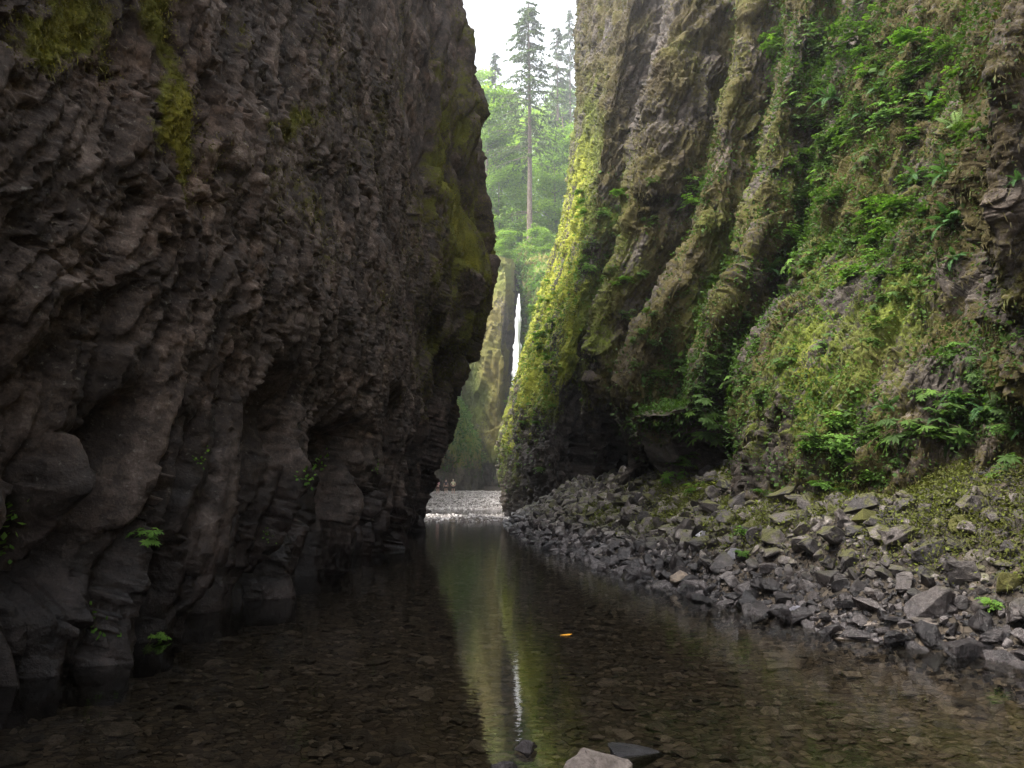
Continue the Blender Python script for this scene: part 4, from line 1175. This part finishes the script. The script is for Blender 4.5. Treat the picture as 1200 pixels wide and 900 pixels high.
KN = {'shrub': 'leafy shrub', 'bright': 'bright shrub', 'star': 'drooping shrub', 'starb': 'drooping shrub', 'fern': 'fern', 'herb': 'herb'}
for cx, cy, rx, ry, n, w, kinds, lab, grp in zones:
    for _ in range(n):
        kd = random.choice(kinds); a_, b_ = cx + random.gauss(0, .6) * rx, cy + random.gauss(0, .6) * ry; w_ = w * random.uniform(.7, 1.3)
        plant(kd, a_, b_, w_, near_label(KN[kd], a_, b_, 'large' if w_ > 42 else 'small' if w_ < 26 else 'mid-sized', plant_anchor), grp)

# ------------------------------------------------------------------ floating leaf
q = G(663, 745)
o = mesh_np('fallen_leaf', [(-.062, 0, .004), (-.02, -.03, .006), (.03, -.034, .008), (.07, -.004, .016), (.03, .03, .012), (-.02, .028, .008)], [(0, 1, 2, 5), (5, 2, 3, 4)], simple('yellow_leaf', (0.75, 0.30, 0.02), (0.85, 0.45, 0.05), 40), False)
o.location = (q.x, q.y, 0.003); o.rotation_euler = (0, 0, .1)
md = o.modifiers.new('t', 'SOLIDIFY'); md.thickness = .003
tag(o, 'yellow orange leaf floating on the dark pool', 'leaf')

# ------------------------------------------------------------------ trees above the fall
def deciduous(seed, H=16, Wd=5.5):
    rs = np.random.default_rng(seed)
    t = np.linspace(0, 1, 12)[:, None]
    bend = rs.uniform(-1, 1, 2) * .8
    trunk = np.concatenate([bend[0] * t**2, bend[1] * t**2, t * H * .9], 1)
    tr_ = [tube(trunk, .22, .05, 7)]
    lv = []
    for k in range(26):
        z0 = rs.uniform(.22, .95)
        base = trunk[int(z0 * 11)]
        a = rs.uniform(0, 6.283); ln = Wd * (1.05 - .75 * z0) * rs.uniform(.5, 1.1)
        s = np.linspace(0, 1, 7)[:, None]
        br = base + np.concatenate([math.cos(a) * ln * s, math.sin(a) * ln * s, ln * (.55 * s - .25 * s * s)], 1)
        tr_.append(tube(br, .07, .02, 4))
        for c in range(7):
            ctr = br[rs.integers(2, 7)] + rs.standard_normal(3) * np.array([.75, .75, .35])
            m = 46
            C = ctr + rs.standard_normal((m, 3)) * np.array([.62, .62, .20])
            D = rs.standard_normal((m, 3)) * np.array([1, 1, .4]) + [0, 0, -.2]
            v, f = kites(C, D, np.array([0, 0, 1]) + .45 * rs.standard_normal((m, 3)), rs.uniform(.22, .42, m), .12, .45)
            lv.append((v, f, np.clip(np.full(len(v), .5 + .16 * rs.standard_normal()) + np.repeat(.12 * rs.standard_normal(m), 4), 0, 1)))
    return join(tr_), join(lv)
def conifer(seed, H=50, bare=.45, Wd=4.5, dens=1.0):
    rs = np.random.default_rng(seed)
    tr_ = [tube(np.stack([.25 * np.sin(np.linspace(0, 3, 14)), 0 * np.linspace(0, 1, 14), np.linspace(0, H, 14)], 1), .62, .08, 9)]
    lv = []
    nb = int(150 * dens)
    for k in range(nb):
        z0 = bare + (1 - bare) * (k + rs.random()) / nb
        a = rs.uniform(0, 6.283)
        ln = Wd * (1 - ((z0 - bare) / (1 - bare)) ** 1.3 * .85) * rs.uniform(.45, 1.1)
        s = np.linspace(0, 1, 6)[:, None]
        br = np.array([0, 0, z0 * H]) + np.concatenate([math.cos(a) * ln * s, math.sin(a) * ln * s, ln * (-.05 * s - .22 * s * s)], 1)
        tr_.append(tube(br, .06, .015, 3))
        m = 34
        tt = rs.uniform(.25, 1, m); ii = np.minimum((tt * 5).astype(int), 4)
        C = br[ii] + (br[ii + 1] - br[ii]) * rs.random((m, 1))
        dr = np.array([math.cos(a), math.sin(a), 0]); sd_ = np.array([-math.sin(a), math.cos(a), 0])
        D = dr * .6 + sd_ * rs.choice([-1, 1], (m, 1)) * .8 + np.array([0, 0, -.5]) + .3 * rs.standard_normal((m, 3))
        v, f = kites(C, D, np.array([0, 0, 1]) + .3 * rs.standard_normal((m, 3)), rs.uniform(.5, 1.1, m), .13, .4)
        lv.append((v, f, np.full(len(v), np.clip(.5 + .2 * rs.standard_normal(), 0, 1))))
    for k in range(10):            # dead lower branches
        z0 = rs.uniform(.1, bare + .05); a = rs.uniform(0, 6.283); ln = rs.uniform(1.5, 4)
        s = np.linspace(0, 1, 6)[:, None]
        br = np.array([0, 0, z0 * H]) + np.concatenate([math.cos(a) * ln * s, math.sin(a) * ln * s, ln * (.1 * s - .35 * s * s)], 1)
        tr_.append(tube(br, .07, .015, 3))
    return join(tr_), join(lv)
def tree_proto(name, arr, lmat):
    root = bpy.data.objects.new(name, None)
    a = mesh_np('trunk', *arr[0][:2], M_bark, True, link=False, parent=root)
    b = mesh_np('crown', *arr[1][:2], lmat, False, link=False, parent=root, attrs={'tone': np.clip(arr[1][2], 0, 1)})
    return root, [a, b]
TP = {('dec', k): tree_proto('broadleaf_tree', deciduous(700 + k), M_tree) for k in range(4)}
TP['pine', 0] = tree_proto('conifer_tree', conifer(720, 50, .42, 10.5, 1.3), M_needle)
TP['pine', 1] = tree_proto('conifer_tree', conifer(721, 50, .12, 7.5, 1.3), M_needle)
def put_tree(key, px, ytop, Y, label, group=None, hscale=1.0, wscale=None):
    top = P(px, ytop, Y)
    src, ch = TP[key]
    r = src.copy(); COL.objects.link(r)
    H = 50 if key[0] == 'pine' else 16
    gz_ = hill_z(top.x, Y)
    hh = max(4, top.z - gz_) / H
    if key[0] == 'dec' and hh > 1.6:      # rooted on higher ground of the side slopes
        gz_ = top.z - 1.6 * H; hh = 1.6
    r.location = (top.x, Y, gz_ - .3); r.scale = ((wscale or hh), (wscale or hh), hh)
    r.rotation_euler = (0, 0, random.uniform(0, 6.28))
    tag(r, label, 'tree', group)
    for c in ch:
        o = c.copy(); COL.objects.link(o); o.parent = r
put_tree(('pine', 0), 619, 2, 148, 'tall thin conifer with bare reddish lower trunk in the middle of the gap', wscale=1.05)
put_tree(('pine', 1), 652, 30, 190, 'hazy conifer right of the tall one', wscale=1.0)
put_tree(('pine', 1), 668, 10, 210, 'faint conifer against the right cliff edge', wscale=1.0)
put_tree(('pine', 1), 581, 60, 205, 'faint conifer standing left of the tall one', wscale=1.0)
put_tree(('pine', 1), 600, 110, 230, 'small distant conifer behind the tall one', wscale=.8)
decs = [(560, 70, 200, 'tall pale tree rising behind the left cliff edge'), (596, 96, 215, 'hazy round tree far back left of the conifer'), (634, 105, 205, 'hazy round tree far back right of the conifer'), (660, 85, 220, 'hazy tall tree far back by the right cliff'), (614, 130, 195, 'hazy tree far back behind the conifer trunk'), (590, 262, 141, 'bushy shrub tree overhanging the dark notch'), (626, 252, 142, 'leafy young tree at the lip above the waterfall'), (645, 262, 138, 'leafy young tree beside the right buttress edge'), (612, 275, 146, 'small bush at the very lip over the waterfall'), (570, 88, 146, 'pale green tree tight against the left cliff edge'), (588, 130, 158, 'bright broadleaf tree left of the conifer trunk'), (606, 165, 165, 'broadleaf tree directly behind the bare trunk'),
        (584, 190, 140, 'lower broadleaf tree beside the left cliff'), (640, 150, 175, 'hazy broadleaf tree right of the trunk'), (664, 120, 160, 'broadleaf tree leaning on the right cliff edge'),
        (650, 175, 138, 'vivid green broadleaf tree on the right of the gap'), (668, 210, 134, 'vivid green tree half hidden by the right buttress'), (604, 225, 141, 'small broadleaf tree at the foot of the trunk'),
        (632, 235, 136, 'low bright tree above the waterfall wall'), (576, 235, 136, 'low tree over the dark notch on the left'), (618, 200, 185, 'distant broadleaf tree behind the trunk'), (648, 228, 132, 'low leafy tree at the buttress edge')]
for k, (px, yt, Y, lab) in enumerate(decs):
    put_tree(('dec', k % 4), px, yt, (Y if 138 <= Y <= 142 and yt > 230 else max(154, Y + 8)), lab)
# undergrowth of the slope
UUg = np.stack([HX, HY, HZ], 2)
leaf_cover('forest_undergrowth', 'green undergrowth covering the slope under the trees above the fall', 'undergrowth', UUg, ((np.abs(HX) < 30) & (HY < 240)).astype(float), np.full(HX.shape, .5), 40000, 0.12, .9, 1.0, M_tree, 0, (0, 1.6))

# ------------------------------------------------------------------ people on the gravel
def skin(name, joints, edges, mat, parent, sub=2):
    me = bpy.data.meshes.new(name)
    me.from_pydata([j[:3] for j in joints], edges, [])
    o = bpy.data.objects.new(name, me); COL.objects.link(o); o.parent = parent
    md = o.modifiers.new('skin', 'SKIN')
    for i, j in enumerate(joints):
        r_ = j[3] if isinstance(j[3], tuple) else (j[3], j[3])
        me.skin_vertices[0].data[i].radius = r_
    me.skin_vertices[0].data[0].use_root = True
    md.use_smooth_shade = True
    s = o.modifiers.new('sub', 'SUBSURF'); s.levels = sub; s.render_levels = sub
    me.materials.append(mat)
    return o
def flat_mat(name, c): return simple(name, tuple(k * .85 for k in c), c, 25, .8, .2)
M_skin = flat_mat('skin', (0.55, 0.36, 0.28))
def person(px, py, top, bottom, hair, arms, yaw, label):
    p = P(px, py, 101.0)
    gzz = float(ground_z(np.array([p.x]), np.array([101.0]))[0])
    r = empty('person', (p.x, 101.0, gzz)); r.rotation_euler = (0, 0, yaw)
    a = .13
    J = [(0, 0, .95, (.15, .10)), (0, 0, 1.12, (.135, .095)), (0, 0, 1.32, (.165, .105)), (0, 0, 1.44, (.11, .08)), (0, .01, 1.52, .055), (0, -.01, 1.62, (.078, .09)), (0, -.01, 1.71, (.075, .085)),
         (-.1, 0, .88, .085), (-.11, 0, .50, .058), (-.115, .01, .30, .056), (-.12, 0, .09, .036), (-.12, -.13, .04, .036),
         (.1, 0, .88, .085), (.13, -.02, .50, .058), (.14, .02, .30, .056), (.15, 0, .09, .036), (.16, -.13, .04, .036)]
    E_ = [(0, 1), (1, 2), (2, 3), (3, 4), (4, 5), (5, 6), (0, 7), (7, 8), (8, 9), (9, 10), (10, 11), (0, 12), (12, 13), (13, 14), (14, 15), (15, 16)]
    for s in (-1, 1):
        if arms == 'crossed': seq = [(s * .19, 0, 1.40, .052), (s * .25, .02, 1.14, .042), (s * .05, -.19, 1.13, .033), (-s * .06, -.20, 1.16, .026)]
        elif arms == 'wide': seq = [(s * .19, 0, 1.40, .052), (s * .33, .03, 1.16, .042), (s * .20, -.14, 1.00, .033), (s * .13, -.17, .98, .026)]
        else: seq = [(s * .19, 0, 1.40, .052), (s * .24, .02, 1.12, .042), (s * .25, -.05, .88, .033), (s * .25, -.07, .80, .026)]
        b = len(J); J += seq; E_ += [(3, b), (b, b + 1), (b + 1, b + 2), (b + 2, b + 3)]
    body = skin('body', J, E_, M_skin, r)
    k = 1.18
    skin('shirt', [(0, 0, .98, (.165, .115)), (0, 0, 1.14, (.15, .11)), (0, 0, 1.32, (.185, .122)), (0, 0, 1.43, (.13, .095)), (-.2, 0, 1.40, .064), (-.235, .01, 1.25, .06), (.2, 0, 1.40, .064), (.235, .01, 1.25, .06)],
         [(0, 1), (1, 2), (2, 3), (3, 4), (4, 5), (3, 6), (6, 7)], flat_mat('shirt_cloth', top), r)
    skin('shorts', [(0, 0, .97, (.165, .118)), (-.1, 0, .86, .10), (-.115, 0, .62, .088), (.1, 0, .86, .10), (.125, -.01, .62, .088)], [(0, 1), (1, 2), (0, 3), (3, 4)], flat_mat('shorts_cloth', bottom), r)
    skin('hair', [(0, .015, 1.68, (.085, .085)), (0, .03, 1.735, (.07, .075)), (0, .06, 1.60, (.06, .045))], [(0, 1), (0, 2)], flat_mat('hair_colour', hair), r)
    tag(r, label, 'person', None)
person(513, 579, (0.62, 0.30, 0.34), (0.10, 0.02, 0.03), (0.35, 0.25, 0.2), 'crossed', .5, 'person in a pink top and dark red shorts, left of the group on the gravel')
person(531, 579, (0.75, 0.70, 0.48), (0.02, 0.022, 0.025), (0.7, 0.66, 0.58), 'wide', .1, 'person in a cream top and black shorts with arms out, right of the group')
person(522.5, 578, (0.10, 0.08, 0.09), (0.06, 0.05, 0.055), (0.05, 0.04, 0.04), 'down', 0, 'dimly seen person in dull dark clothes standing between the other two')

# ------------------------------------------------------------------ damp air
bm = bmesh.new(); bmesh.ops.create_cube(bm, size=1)
me = bpy.data.meshes.new('haze'); bm.to_mesh(me); bm.free()
hz = bpy.data.objects.new('haze', me); COL.objects.link(hz)
hz.location = (0, 262, 60); hz.scale = (240, 560, 136)
mh = bpy.data.materials.new('damp_air'); mh.use_nodes = True
for n_ in list(mh.node_tree.nodes):
    if n_.type == 'BSDF_PRINCIPLED': mh.node_tree.nodes.remove(n_)
pv = mh.node_tree.nodes.new('ShaderNodeVolumePrincipled')
pv.inputs['Color'].default_value = (0.93, 0.95, 1.0, 1); pv.inputs['Density'].default_value = HAZE; pv.inputs['Anisotropy'].default_value = 0.5
mh.node_tree.links.new(pv.outputs[0], mh.node_tree.nodes['Material Output'].inputs['Volume'])
me.materials.append(mh)
tag(hz, 'thin bright haze hanging in the gap of the gorge', 'haze', kind='stuff')
